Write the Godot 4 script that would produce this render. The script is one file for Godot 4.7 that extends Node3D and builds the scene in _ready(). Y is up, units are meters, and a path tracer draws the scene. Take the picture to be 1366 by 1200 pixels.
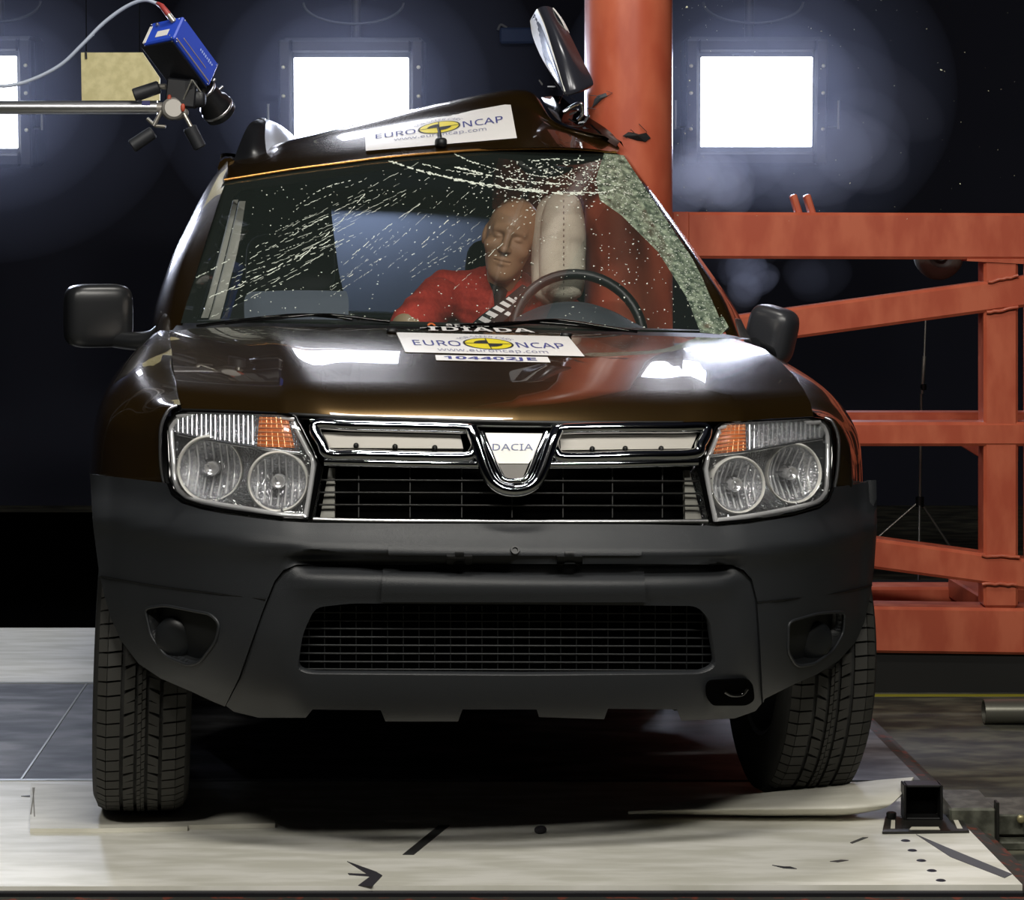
extends Node3D
# A pole side-impact crash test: car on a platform, red steel pole and frame, flood lamps, filming camera.

const F := 3190.0          # focal length in pixels of a 1366x1200 frame
const CX := 683.0
const HY := 326.0          # pixel row of the horizon
const CAMH := 1.358
const POLEZ := 7.22        # depth of the pole's axis
const FLOOR := -0.06       # the hall floor; the platform top is y = 0

var carT: Transform3D
var carI: Transform3D
var eyeL: Vector3
var rng := RandomNumberGenerator.new()
var M := {}                # materials

# ---------------------------------------------------------------- mesh collector
class Mb:
	var v := PackedVector3Array()
	var n := PackedVector3Array()
	var uv := PackedVector2Array()
	var marks := PackedInt32Array()
	func cut() -> void:            # what follows is a piece of its own
		marks.append(v.size())
	func tri(a: Vector3, b: Vector3, c: Vector3, na: Vector3, nb: Vector3, nc: Vector3, ua := Vector2.ZERO, ub := Vector2.ZERO, uc := Vector2.ZERO) -> void:
		if (b - a).cross(c - a).dot(na + nb + nc) > 0.0:
			v.append_array([a, c, b]); n.append_array([na, nc, nb]); uv.append_array([ua, uc, ub])
		else:
			v.append_array([a, b, c]); n.append_array([na, nb, nc]); uv.append_array([ua, ub, uc])
	func flat(a: Vector3, b: Vector3, c: Vector3, out: Vector3) -> void:
		var q := (b - a).cross(c - a)
		if q.length_squared() < 1e-18:
			return
		q = q.normalized()
		if q.dot(out) < 0.0:
			q = -q
		tri(a, b, c, q, q, q)
	func quad(a: Vector3, b: Vector3, c: Vector3, d: Vector3, out: Vector3) -> void:
		flat(a, b, c, out); flat(a, c, d, out)
	func quadn(a: Vector3, b: Vector3, c: Vector3, d: Vector3, na: Vector3, nb: Vector3, nc: Vector3, nd: Vector3) -> void:
		tri(a, b, c, na, nb, nc); tri(a, c, d, na, nc, nd)
	func mesh(shift := Vector3.ZERO) -> ArrayMesh:
		var vv := v.duplicate()
		if shift != Vector3.ZERO:
			for i in vv.size():
				vv[i] = vv[i] - shift
		var ar := []
		ar.resize(Mesh.ARRAY_MAX)
		ar[Mesh.ARRAY_VERTEX] = vv
		ar[Mesh.ARRAY_NORMAL] = n
		ar[Mesh.ARRAY_TEX_UV] = uv
		var me := ArrayMesh.new()
		if vv.size() > 0:
			me.add_surface_from_arrays(Mesh.PRIMITIVE_TRIANGLES, ar)
		return me

# ---------------------------------------------------------------- nodes
var taken := {}
func numbered(parent: Node, called: String) -> String:
	var key := str(parent.get_instance_id()) + called
	if not taken.has(key):
		taken[key] = 0
		return called
	taken[key] += 1
	return "%s_%03d" % [called, taken[key]]

func thing(called: String, label: String, category: String, at := Transform3D.IDENTITY, group := "", kind := "") -> Node3D:
	var o := Node3D.new()
	o.name = numbered(self, called)
	add_child(o, true)
	o.transform = at
	tag(o, label, category, group, kind)
	return o

func tag(o: Node, label: String, category := "", group := "", kind := "") -> Node:
	if label != "": o.set_meta("label", label)
	if category != "": o.set_meta("category", category)
	if group != "": o.set_meta("group", group)
	if kind != "": o.set_meta("kind", kind)
	return o

func node(called: String, parent: Node, label := "") -> Node3D:
	var o := Node3D.new()
	o.name = numbered(parent, called)
	parent.add_child(o, true)
	if label != "": o.set_meta("label", label)
	return o

func obj(called: String, mb: Mb, mat: Material, parent: Node = null, shift := Vector3.ZERO, label := "") -> MeshInstance3D:
	if mb.marks.is_empty():
		return obm(called, mb.mesh(shift), mat, parent, label)
	var ends := mb.marks.duplicate()
	ends.append(mb.v.size())
	var from := 0
	var first: MeshInstance3D = null
	for e in ends:
		if e > from:
			var one := Mb.new()
			one.v = mb.v.slice(from, e); one.n = mb.n.slice(from, e); one.uv = mb.uv.slice(from, e)
			var o := obm(called, one.mesh(shift), mat, parent, label)
			if first == null: first = o
		from = e
	return first

func obm(called: String, mesh: Mesh, mat: Material, parent: Node = null, label := "") -> MeshInstance3D:
	var p: Node = parent if parent else self
	var o := MeshInstance3D.new()
	o.name = numbered(p, called)
	o.mesh = mesh
	o.material_override = null
	for i in mesh.get_surface_count():
		o.set_surface_override_material(i, mat)
	p.add_child(o, true)
	if label != "": o.set_meta("label", label)
	return o

func struct(called: String, mb: Mb, mat: Material, label: String) -> MeshInstance3D:
	var o := obj(called, mb, mat)
	tag(o, label, "", "", "structure")
	return o

# ---------------------------------------------------------------- materials
func mk(hex: String, rough := 0.6, metal := 0.0) -> StandardMaterial3D:
	var m := StandardMaterial3D.new()
	m.albedo_color = Color(hex)
	m.roughness = rough
	m.metallic = metal
	return m

func noise_tex(seed_: int, freq: float, c0: Color, c1: Color, size := 256, octaves := 4, lo := 0.25, hi := 0.75) -> NoiseTexture2D:
	var t := NoiseTexture2D.new()
	t.width = size; t.height = size; t.seamless = true
	var nz := FastNoiseLite.new()
	nz.seed = seed_; nz.frequency = freq; nz.fractal_octaves = octaves
	t.noise = nz
	var g := Gradient.new()
	g.offsets = PackedFloat32Array([lo, hi]); g.colors = PackedColorArray([c0, c1])
	t.color_ramp = g
	return t

func stained(m: StandardMaterial3D, seed_: int, c0: Color, c1: Color, scale: Vector3, freq := 0.02, lo := 0.25, hi := 0.75) -> StandardMaterial3D:
	m.albedo_texture = noise_tex(seed_, freq, c0, c1, 512, 5, lo, hi)
	m.albedo_color = Color.WHITE
	m.uv1_triplanar = true
	m.uv1_world_triplanar = true
	m.uv1_scale = scale
	return m

func bumpy(m: StandardMaterial3D, seed_: int, freq: float, scale: Vector3, depth: float) -> StandardMaterial3D:
	m.heightmap_enabled = true
	m.heightmap_texture = noise_tex(seed_, freq, Color.BLACK, Color.WHITE, 256, 3)
	m.heightmap_scale = depth
	m.uv1_triplanar = true
	if m.albedo_texture == null:
		m.uv1_scale = scale
	return m

func glass(alpha: float, tint := Color(1, 1, 1)) -> StandardMaterial3D:
	var m := StandardMaterial3D.new()
	m.albedo_color = Color(tint.r, tint.g, tint.b, alpha)
	m.transparency = BaseMaterial3D.TRANSPARENCY_ALPHA
	m.roughness = 0.02
	m.metallic_specular = 0.5
	return m

func glow(c: Color, e: float) -> StandardMaterial3D:
	var m := StandardMaterial3D.new()
	m.albedo_color = Color(0.9, 0.9, 0.9)
	m.emission_enabled = true
	m.emission = c
	m.emission_energy_multiplier = e
	return m

# ---------------------------------------------------------------- measuring
func W(px: float, py: float, Z: float) -> Vector3:      # a point of the hall at depth Z
	return Vector3((px - CX) / F * Z, CAMH + (HY - py) / F * Z, -Z)

func G(px: float, py: float, y := 0.0) -> Vector3:       # a point of a level plane
	return W(px, py, (CAMH - y) * F / (py - HY))

func cray(px: float, py: float) -> Vector3:
	return carI.basis * Vector3((px - CX) / F, (HY - py) / F, -1.0)

func C(px: float, py: float, s: float) -> Vector3:       # car space: x across, y up, s metres behind the nose
	var d := cray(px, py)
	return eyeL + d * ((-s - eyeL.z) / d.z)

func PP(list: Array) -> Array:
	var out: Array = []
	for e in list:
		out.append(C(e[0], e[1], e[2]))
	return out

func lut(t: PackedVector2Array, x: float) -> float:       # smooth table look-up
	var k := t.size()
	if x <= t[0].x: return t[0].y
	if x >= t[k - 1].x: return t[k - 1].y
	var i := 0
	while t[i + 1].x < x: i += 1
	var h := t[i + 1].x - t[i].x
	var u := (x - t[i].x) / h
	var m0: float = ((t[i + 1].y - t[i].y) / h) if i == 0 else 0.5 * ((t[i + 1].y - t[i].y) / h + (t[i].y - t[i - 1].y) / (t[i].x - t[i - 1].x))
	var m1: float = ((t[i + 1].y - t[i].y) / h) if i + 2 >= k else 0.5 * ((t[i + 1].y - t[i].y) / h + (t[i + 2].y - t[i + 1].y) / (t[i + 2].x - t[i + 1].x))
	var u2 := u * u
	var u3 := u2 * u
	return (2 * u3 - 3 * u2 + 1) * t[i].y + (u3 - 2 * u2 + u) * h * m0 + (-2 * u3 + 3 * u2) * t[i + 1].y + (u3 - u2) * h * m1

var T_plan := PackedVector2Array([Vector2(0, 0), Vector2(.2, .006), Vector2(.4, .032), Vector2(.55, .085), Vector2(.65, .158), Vector2(.72, .238), Vector2(.78, .320), Vector2(.83, .395), Vector2(.87, .462), Vector2(.90, .500), Vector2(.92, .545), Vector2(.932, .62), Vector2(.940, .78), Vector2(.944, 1.0), Vector2(.96, 1.6), Vector2(1.3, 9.0)])
var T_mid := PackedVector2Array([Vector2(.25, .20), Vector2(.31, .14), Vector2(.345, .095), Vector2(.40, .06), Vector2(.5, .035), Vector2(.6, .012), Vector2(.655, .0), Vector2(.682, .035), Vector2(.692, .03), Vector2(.703, -.012), Vector2(.718, -.018), Vector2(.735, -.004), Vector2(.772, .035), Vector2(.82, .05), Vector2(.9, .075), Vector2(.97, .105), Vector2(1.02, .15)])
var T_out := PackedVector2Array([Vector2(.25, .22), Vector2(.32, .15), Vector2(.40, .07), Vector2(.5, .025), Vector2(.6, .01), Vector2(.68, .0), Vector2(.705, -.012), Vector2(.722, -.016), Vector2(.74, -.004), Vector2(.775, .03), Vector2(.82, .045), Vector2(.9, .065), Vector2(.97, .09), Vector2(1.02, .13)])
var T_hood := PackedVector2Array([Vector2(.04, .88), Vector2(.07, .945), Vector2(.10, .982), Vector2(.14, 1.010), Vector2(.2, 1.036), Vector2(.3, 1.061), Vector2(.42, 1.087), Vector2(.55, 1.111), Vector2(.70, 1.129), Vector2(.85, 1.139), Vector2(1.05, 1.149), Vector2(1.3, 1.166)])

func front_s(x: float, y: float) -> float:
	var ax := absf(x)
	var k := smoothstep(0.43, 0.50, ax)
	return lut(T_plan, ax) + lerpf(lut(T_mid, y), lut(T_out, y), k)

func front_g(p: Vector3) -> float:
	return -p.z - front_s(p.x, p.y)

func hood_shift(x: float) -> float:
	var ax := absf(x)
	return 1.02 * (lut(T_plan, minf(ax, .80)) if ax < 0.5 else lut(T_plan, 0.5) + (ax - 0.5) * 1.02)

func hood_y(x: float, s: float) -> float:
	var k := clampf((s - 0.1) / 1.0, 0.0, 1.0)
	var sh := hood_shift(x) * (1.0 - 0.75 * k * k)
	var crease := 0.006 * exp(-pow((absf(x) - 0.42 - 0.12 * k) / 0.05, 2.0))
	return lut(T_hood, s - sh) - 0.022 * x * x + crease

func hood_g(p: Vector3) -> float:
	return hood_y(p.x, -p.z) - p.y

func screen_s(x: float, y: float) -> float:
	return 1.09 + (y - 1.15) * 1.60 + 0.24 * x * x

func screen_g(p: Vector3) -> float:
	return -p.z - screen_s(p.x, p.y)

func hit(px: float, py: float, g: Callable, off := 0.0, s0 := -0.15, s1 := 1.6) -> Vector3:
	var d := cray(px, py)
	var best := 1e9
	var bests := s0
	var last := s0
	var N := 48
	for i in N + 1:
		var s: float = lerpf(s0, s1, float(i) / N)
		var q: float = g.call(eyeL + d * ((-s - eyeL.z) / d.z)) - off
		if q >= 0.0:
			var a := last
			var b := s
			for k in 14:
				var m := 0.5 * (a + b)
				if g.call(eyeL + d * ((-m - eyeL.z) / d.z)) - off >= 0.0: b = m
				else: a = m
			return eyeL + d * ((-b - eyeL.z) / d.z)
		if -q < best:
			best = -q; bests = s
		last = s
	return eyeL + d * ((-bests - eyeL.z) / d.z)

func grad(g: Callable, p: Vector3) -> Vector3:
	var e := 0.004
	var q := Vector3(g.call(p + Vector3(e, 0, 0)) - g.call(p - Vector3(e, 0, 0)), g.call(p + Vector3(0, e, 0)) - g.call(p - Vector3(0, e, 0)), g.call(p + Vector3(0, 0, e)) - g.call(p - Vector3(0, 0, e)))
	return -q.normalized()

# a sheet cut to an outline, lying on the surface g, with its edges turned inwards
func panel(mb: Mb, poly: PackedVector2Array, holes: Array, g: Callable, off := 0.0, cell := 14.0, skirt := 0.014, s0 := -0.15, s1 := 1.6, uvbox := Rect2()) -> void:
	var lo := poly[0]
	var hi := poly[0]
	for p in poly:
		lo = lo.min(p); hi = hi.max(p)
	if uvbox.size.x == 0.0:
		uvbox = Rect2(lo, hi - lo)
	var cache := {}
	var at := func(q: Vector2) -> Array:
		var key := Vector2i((q * 64.0).round())
		if not cache.has(key):
			var p := hit(q.x, q.y, g, off, s0, s1)
			cache[key] = [p, grad(g, p)]
		return cache[key]
	var nx := int(ceil((hi.x - lo.x) / cell))
	var ny := int(ceil((hi.y - lo.y) / cell))
	for i in nx:
		for j in ny:
			var a := lo + Vector2(i, j) * cell
			var sq := PackedVector2Array([a, a + Vector2(cell, 0), a + Vector2(cell, cell), a + Vector2(0, cell)])
			var pieces: Array = Geometry2D.intersect_polygons(sq, poly)
			for h in holes:
				var next: Array = []
				for pc in pieces:
					next.append_array(Geometry2D.clip_polygons(pc, h))
				pieces = next
			for pc in pieces:
				var ix := Geometry2D.triangulate_polygon(pc)
				for k in range(0, ix.size(), 3):
					var P := []
					var U := []
					for m in 3:
						P.append(at.call(pc[ix[k + m]]))
						U.append((pc[ix[k + m]] - uvbox.position) / uvbox.size)
					mb.tri(P[0][0], P[1][0], P[2][0], P[0][1], P[1][1], P[2][1], U[0], U[1], U[2])
	if skirt > 0.0:
		var loops: Array = [poly]
		loops.append_array(holes)
		for L in loops:
			wall(mb, L, g, off, skirt, cell, s0, s1)

# the turned-in edge along a closed outline
func wall(mb: Mb, L: PackedVector2Array, g: Callable, off: float, depth: float, cell := 14.0, s0 := -0.15, s1 := 1.6) -> void:
	var pts: Array = []
	for i in L.size():
		var a := L[i]
		var b := L[(i + 1) % L.size()]
		var k := int(ceil(a.distance_to(b) / cell))
		for m in k:
			var p := hit(lerpf(a.x, b.x, float(m) / k), lerpf(a.y, b.y, float(m) / k), g, off, s0, s1)
			pts.append([p, grad(g, p)])
	for i in pts.size():
		var A: Array = pts[i]
		var B: Array = pts[(i + 1) % pts.size()]
		var t: Vector3 = (B[0] - A[0]).normalized()
		var o: Vector3 = t.cross(A[1]).normalized()
		mb.quadn(A[0], B[0], B[0] - B[1] * depth, A[0] - A[1] * depth, (A[1] + o).normalized(), (B[1] + o).normalized(), o, o)

# ---------------------------------------------------------------- shapes
func cr(a: Vector3, b: Vector3, c: Vector3, d: Vector3, t: float) -> Vector3:
	return b + 0.5 * t * ((c - a) + t * ((2.0 * a - 5.0 * b + 4.0 * c - d) + t * (3.0 * (b - c) + d - a)))

func smooth(pts: Array, n: int, closed := false) -> Array:
	var out: Array = []
	var k := pts.size()
	if closed:
		for i in k:
			for m in n:
				out.append(cr(pts[(i + k - 1) % k], pts[i], pts[(i + 1) % k], pts[(i + 2) % k], float(m) / n))
		return out
	for i in k - 1:
		var a: Vector3 = pts[i - 1] if i > 0 else pts[0] * 2.0 - pts[1]
		var d: Vector3 = pts[i + 2] if i + 2 < k else pts[k - 1] * 2.0 - pts[k - 2]
		for m in n:
			out.append(cr(a, pts[i], pts[i + 1], d, float(m) / n))
	out.append(pts[k - 1])
	return out

# a smooth sheet through rows of points; out is a point on its inner side
func grid(mb: Mb, rows: Array, nu: int, nv: int, inner: Vector3, thick := 0.0) -> Array:
	var fine: Array = []
	for r in rows:
		fine.append(smooth(r, nu))
	var cols: int = fine[0].size()
	var full: Array = []
	for j in cols:
		var c: Array = []
		for r in fine: c.append(r[j])
		full.append(smooth(c, nv))
	# full[j][i]
	var rn: int = full[0].size()
	var nn: Array = []
	for j in cols:
		var line: Array = []
		for i in rn:
			var du: Vector3 = full[mini(j + 1, cols - 1)][i] - full[maxi(j - 1, 0)][i]
			var dv: Vector3 = full[j][mini(i + 1, rn - 1)] - full[j][maxi(i - 1, 0)]
			var q := du.cross(dv)
			if q.length_squared() < 1e-20: q = Vector3(0, 0, 1)
			q = q.normalized()
			line.append(q)
		nn.append(line)
	var mid: Vector3 = full[cols / 2][rn / 2]
	var flip: float = 1.0 if nn[cols / 2][rn / 2].dot(mid - inner) >= 0.0 else -1.0
	for j in cols:
		for i in rn: nn[j][i] = nn[j][i] * flip
	for j in cols - 1:
		for i in rn - 1:
			mb.quadn(full[j][i], full[j + 1][i], full[j + 1][i + 1], full[j][i + 1], nn[j][i], nn[j + 1][i], nn[j + 1][i + 1], nn[j][i + 1])
			if thick > 0.0:
				mb.quadn(full[j][i] - nn[j][i] * thick, full[j + 1][i] - nn[j + 1][i] * thick, full[j + 1][i + 1] - nn[j + 1][i + 1] * thick, full[j][i + 1] - nn[j][i + 1] * thick, -nn[j][i], -nn[j + 1][i], -nn[j + 1][i + 1], -nn[j][i + 1])
	if thick > 0.0:
		for i in rn - 1:
			for j in [0, cols - 1]:
				var o: Vector3 = (full[j][i] - full[cols / 2][i])
				mb.quad(full[j][i], full[j][i + 1], full[j][i + 1] - nn[j][i + 1] * thick, full[j][i] - nn[j][i] * thick, o)
		for j in cols - 1:
			for i in [0, rn - 1]:
				var o2: Vector3 = (full[j][i] - full[j][rn / 2])
				mb.quad(full[j][i], full[j + 1][i], full[j + 1][i] - nn[j + 1][i] * thick, full[j][i] - nn[j][i] * thick, o2)
	return full

# a tube along points; flat < 1 squashes it along the given side direction
func tube(mb: Mb, pts: Array, r: float, sides := 10, closed := false, r1 := -1.0, flat := 1.0, up := Vector3.ZERO, caps := true) -> void:
	var k := pts.size()
	var ref := up
	var rings: Array = []
	var norms: Array = []
	var t0: Vector3 = (pts[1] - pts[0]).normalized()
	if ref == Vector3.ZERO:
		ref = Vector3.UP if absf(t0.y) < 0.9 else Vector3.RIGHT
	var x := ref.cross(t0).normalized()
	for i in k:
		var t: Vector3
		if closed: t = (pts[(i + 1) % k] - pts[(i + k - 1) % k]).normalized()
		else: t = (pts[mini(i + 1, k - 1)] - pts[maxi(i - 1, 0)]).normalized()
		if up != Vector3.ZERO: x = up.cross(t).normalized()
		else: x = (x - t * x.dot(t)).normalized()
		var y := t.cross(x)
		var rr: float = r if r1 < 0.0 else lerpf(r, r1, float(i) / (k - 1))
		var ring: Array = []
		var nr: Array = []
		for m in sides:
			var a := TAU * m / sides
			ring.append(pts[i] + x * cos(a) * rr + y * sin(a) * rr * flat)
			nr.append((x * cos(a) * flat + y * sin(a)).normalized())
		rings.append(ring); norms.append(nr)
	for i in (k if closed else k - 1):
		var j := (i + 1) % k
		for m in sides:
			var q := (m + 1) % sides
			mb.quadn(rings[i][m], rings[i][q], rings[j][q], rings[j][m], norms[i][m], norms[i][q], norms[j][q], norms[j][m])
	if caps and not closed:
		for e in [0, k - 1]:
			var o: Vector3 = (pts[0] - pts[1]) if e == 0 else (pts[k - 1] - pts[k - 2])
			for m in sides:
				mb.flat(pts[e], rings[e][m], rings[e][(m + 1) % sides], o)

func basis_y(y: Vector3, hint := Vector3.ZERO) -> Basis:
	var h := hint
	y = y.normalized()
	if h == Vector3.ZERO: h = Vector3.FORWARD if absf(y.z) < 0.9 else Vector3.RIGHT
	var x := y.cross(h).normalized()
	return Basis(x, y, x.cross(y).normalized())

# a turned shape: profile points (radius, height) about the y axis of xf
func lathe(mb: Mb, prof: Array, segs: int, xf := Transform3D.IDENTITY, hard := 0.6, from := 0.0, to := TAU) -> void:
	var k := prof.size()
	for i in k - 1:
		var a: Vector2 = prof[i]
		var b: Vector2 = prof[i + 1]
		var d := (b - a)
		if d.length() < 1e-7: continue
		var e := Vector2(d.y, -d.x).normalized()
		var e0 := e
		var e1 := e
		if i > 0:
			var d0: Vector2 = a - prof[i - 1]
			var f := Vector2(d0.y, -d0.x).normalized()
			if f.dot(e) > hard: e0 = (e + f).normalized()
		if i + 2 < k:
			var d2: Vector2 = prof[i + 2] - b
			var f2 := Vector2(d2.y, -d2.x).normalized()
			if f2.dot(e) > hard: e1 = (e + f2).normalized()
		for m in segs:
			var A := lerpf(from, to, float(m) / segs)
			var B := lerpf(from, to, float(m + 1) / segs)
			var ca := Vector3(cos(A), 0, sin(A))
			var cb := Vector3(cos(B), 0, sin(B))
			var U := Vector3.UP
			mb.quadn(xf * (ca * a.x + U * a.y), xf * (cb * a.x + U * a.y), xf * (cb * b.x + U * b.y), xf * (ca * b.x + U * b.y),
				(xf.basis * (ca * e0.x + U * e0.y)).normalized(), (xf.basis * (cb * e0.x + U * e0.y)).normalized(), (xf.basis * (cb * e1.x + U * e1.y)).normalized(), (xf.basis * (ca * e1.x + U * e1.y)).normalized())

func cyl(mb: Mb, a: Vector3, b: Vector3, r: float, segs := 20, ch := 0.0) -> void:
	var h := a.distance_to(b)
	var xf := Transform3D(basis_y(b - a), a)
	if ch > 0.0: lathe(mb, [Vector2(0, 0), Vector2(r - ch, 0), Vector2(r, ch), Vector2(r, h - ch), Vector2(r - ch, h), Vector2(0, h)], segs, xf, 0.9)
	else: lathe(mb, [Vector2(0, 0), Vector2(r, 0), Vector2(r, h), Vector2(0, h)], segs, xf, 0.9)

# a block with chamfered edges, centred on xf
func box(mb: Mb, xf: Transform3D, size: Vector3, c := 0.004) -> void:
	var h := size * 0.5
	c = minf(c, minf(h.x, minf(h.y, h.z)) * 0.9)
	var i := h - Vector3(c, c, c)
	var P := func(x: float, y: float, z: float) -> Vector3: return xf * Vector3(x, y, z)
	var o := xf.basis
	for s in [-1.0, 1.0]:
		mb.quad(P.call(s * h.x, -i.y, -i.z), P.call(s * h.x, i.y, -i.z), P.call(s * h.x, i.y, i.z), P.call(s * h.x, -i.y, i.z), o.x * s)
		mb.quad(P.call(-i.x, s * h.y, -i.z), P.call(i.x, s * h.y, -i.z), P.call(i.x, s * h.y, i.z), P.call(-i.x, s * h.y, i.z), o.y * s)
		mb.quad(P.call(-i.x, -i.y, s * h.z), P.call(i.x, -i.y, s * h.z), P.call(i.x, i.y, s * h.z), P.call(-i.x, i.y, s * h.z), o.z * s)
		for t in [-1.0, 1.0]:
			mb.quad(P.call(s * h.x, t * i.y, -i.z), P.call(s * h.x, t * i.y, i.z), P.call(s * i.x, t * h.y, i.z), P.call(s * i.x, t * h.y, -i.z), o.x * s + o.y * t)
			mb.quad(P.call(s * h.x, -i.y, t * i.z), P.call(s * h.x, i.y, t * i.z), P.call(s * i.x, i.y, t * h.z), P.call(s * i.x, -i.y, t * h.z), o.x * s + o.z * t)
			mb.quad(P.call(-i.x, s * h.y, t * i.z), P.call(i.x, s * h.y, t * i.z), P.call(i.x, s * i.y, t * h.z), P.call(-i.x, s * i.y, t * h.z), o.y * s + o.z * t)
			for u in [-1.0, 1.0]:
				mb.flat(P.call(s * h.x, t * i.y, u * i.z), P.call(s * i.x, t * h.y, u * i.z), P.call(s * i.x, t * i.y, u * h.z), o.x * s + o.y * t + o.z * u)

func beam(mb: Mb, a: Vector3, b: Vector3, w: float, h: float, up := Vector3.UP, c := 0.006) -> void:
	var z := (b - a).normalized()
	var x := up.cross(z).normalized()
	box(mb, Transform3D(Basis(x, z.cross(x).normalized(), z), (a + b) * 0.5), Vector3(w, h, a.distance_to(b)), c)

# a slab with any outline: pts are its top corners, thick goes along down
func slab(mb: Mb, pts: Array, down: Vector3, ch := 0.0) -> void:
	var mid := Vector3.ZERO
	for p in pts: mid += p
	mid /= pts.size()
	var u: Vector3 = (pts[1] - pts[0]).normalized()
	var w := down.normalized().cross(u).normalized()
	var flatp := PackedVector2Array()
	for p in pts: flatp.append(Vector2((p - mid).dot(u), (p - mid).dot(w)))
	var ix := Geometry2D.triangulate_polygon(flatp)
	for k in range(0, ix.size(), 3):
		mb.flat(pts[ix[k]], pts[ix[k + 1]], pts[ix[k + 2]], -down)
		mb.flat(pts[ix[k]] + down, pts[ix[k + 1]] + down, pts[ix[k + 2]] + down, down)
	var cw := Geometry2D.is_polygon_clockwise(flatp)
	for i in pts.size():
		var a: Vector3 = pts[i]
		var b: Vector3 = pts[(i + 1) % pts.size()]
		var o := (b - a).cross(down) * (-1.0 if not cw else 1.0)
		var tang := Vector2((b - a).dot(u), (b - a).dot(w))
		var outv := Vector2(tang.y, -tang.x) * (-1.0 if cw else 1.0)
		o = u * outv.x + w * outv.y
		mb.quad(a, b, b + down, a + down, o)

# a rounded block (superquadric)
func pebble(mb: Mb, xf: Transform3D, size: Vector3, e1 := 0.4, e2 := 0.4, nu := 28, nv := 18) -> void:
	var f := func(c: float, e: float) -> float: return signf(c) * pow(absf(c), e)
	var P := func(a: float, b: float) -> Array:
		var ca: float = f.call(cos(a), e1)
		var p := Vector3(size.x * ca * f.call(cos(b), e2), size.y * f.call(sin(a), e1), size.z * ca * f.call(sin(b), e2)) * 0.5
		var na: float = f.call(cos(a), 2 - e1)
		var nq := Vector3(na * f.call(cos(b), 2 - e2) / size.x, f.call(sin(a), 2 - e1) / size.y, na * f.call(sin(b), 2 - e2) / size.z)
		return [xf * p, (xf.basis * nq).normalized()]
	for j in nv:
		for i in nu:
			var a0 := -PI / 2 + PI * j / nv
			var a1 := -PI / 2 + PI * (j + 1) / nv
			var b0 := TAU * i / nu
			var b1 := TAU * (i + 1) / nu
			var A: Array = P.call(a0, b0)
			var B: Array = P.call(a0, b1)
			var D: Array = P.call(a1, b1)
			var E: Array = P.call(a1, b0)
			mb.quadn(A[0], B[0], D[0], E[0], A[1], B[1], D[1], E[1])

# lettering: the faces of a TextMesh, each vertex put in place by map(x, y); x runs -w/2..w/2, y 0..h of the caps
func letters(mb: Mb, text: String, width: float, height: float, map: Callable, out: Vector3, bold := false) -> void:
	var tm := TextMesh.new()
	var sf := SystemFont.new()
	sf.font_names = PackedStringArray(["Droid Sans"])
	if bold: sf.font_weight = 700
	tm.font = sf
	tm.text = text
	tm.font_size = 64
	tm.pixel_size = 0.01
	tm.depth = 0.02
	tm.curve_step = 2.0
	var ar := tm.get_mesh_arrays()
	var v: PackedVector3Array = ar[Mesh.ARRAY_VERTEX]
	var nn: PackedVector3Array = ar[Mesh.ARRAY_NORMAL]
	var ix: PackedInt32Array = ar[Mesh.ARRAY_INDEX] if ar[Mesh.ARRAY_INDEX] != null else PackedInt32Array(range(v.size()))
	var lo := Vector3(1e9, 1e9, 0)
	var hi := -lo
	for p in v:
		lo = lo.min(p); hi = hi.max(p)
	for k in range(0, ix.size(), 3):
		if nn[ix[k]].z < 0.9: continue
		var q := []
		for m in 3:
			var p := v[ix[k + m]]
			q.append(map.call(((p.x - lo.x) / (hi.x - lo.x) - 0.5) * width, (p.y - lo.y) / (hi.y - lo.y) * height))
		mb.flat(q[0], q[1], q[2], out)

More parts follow.
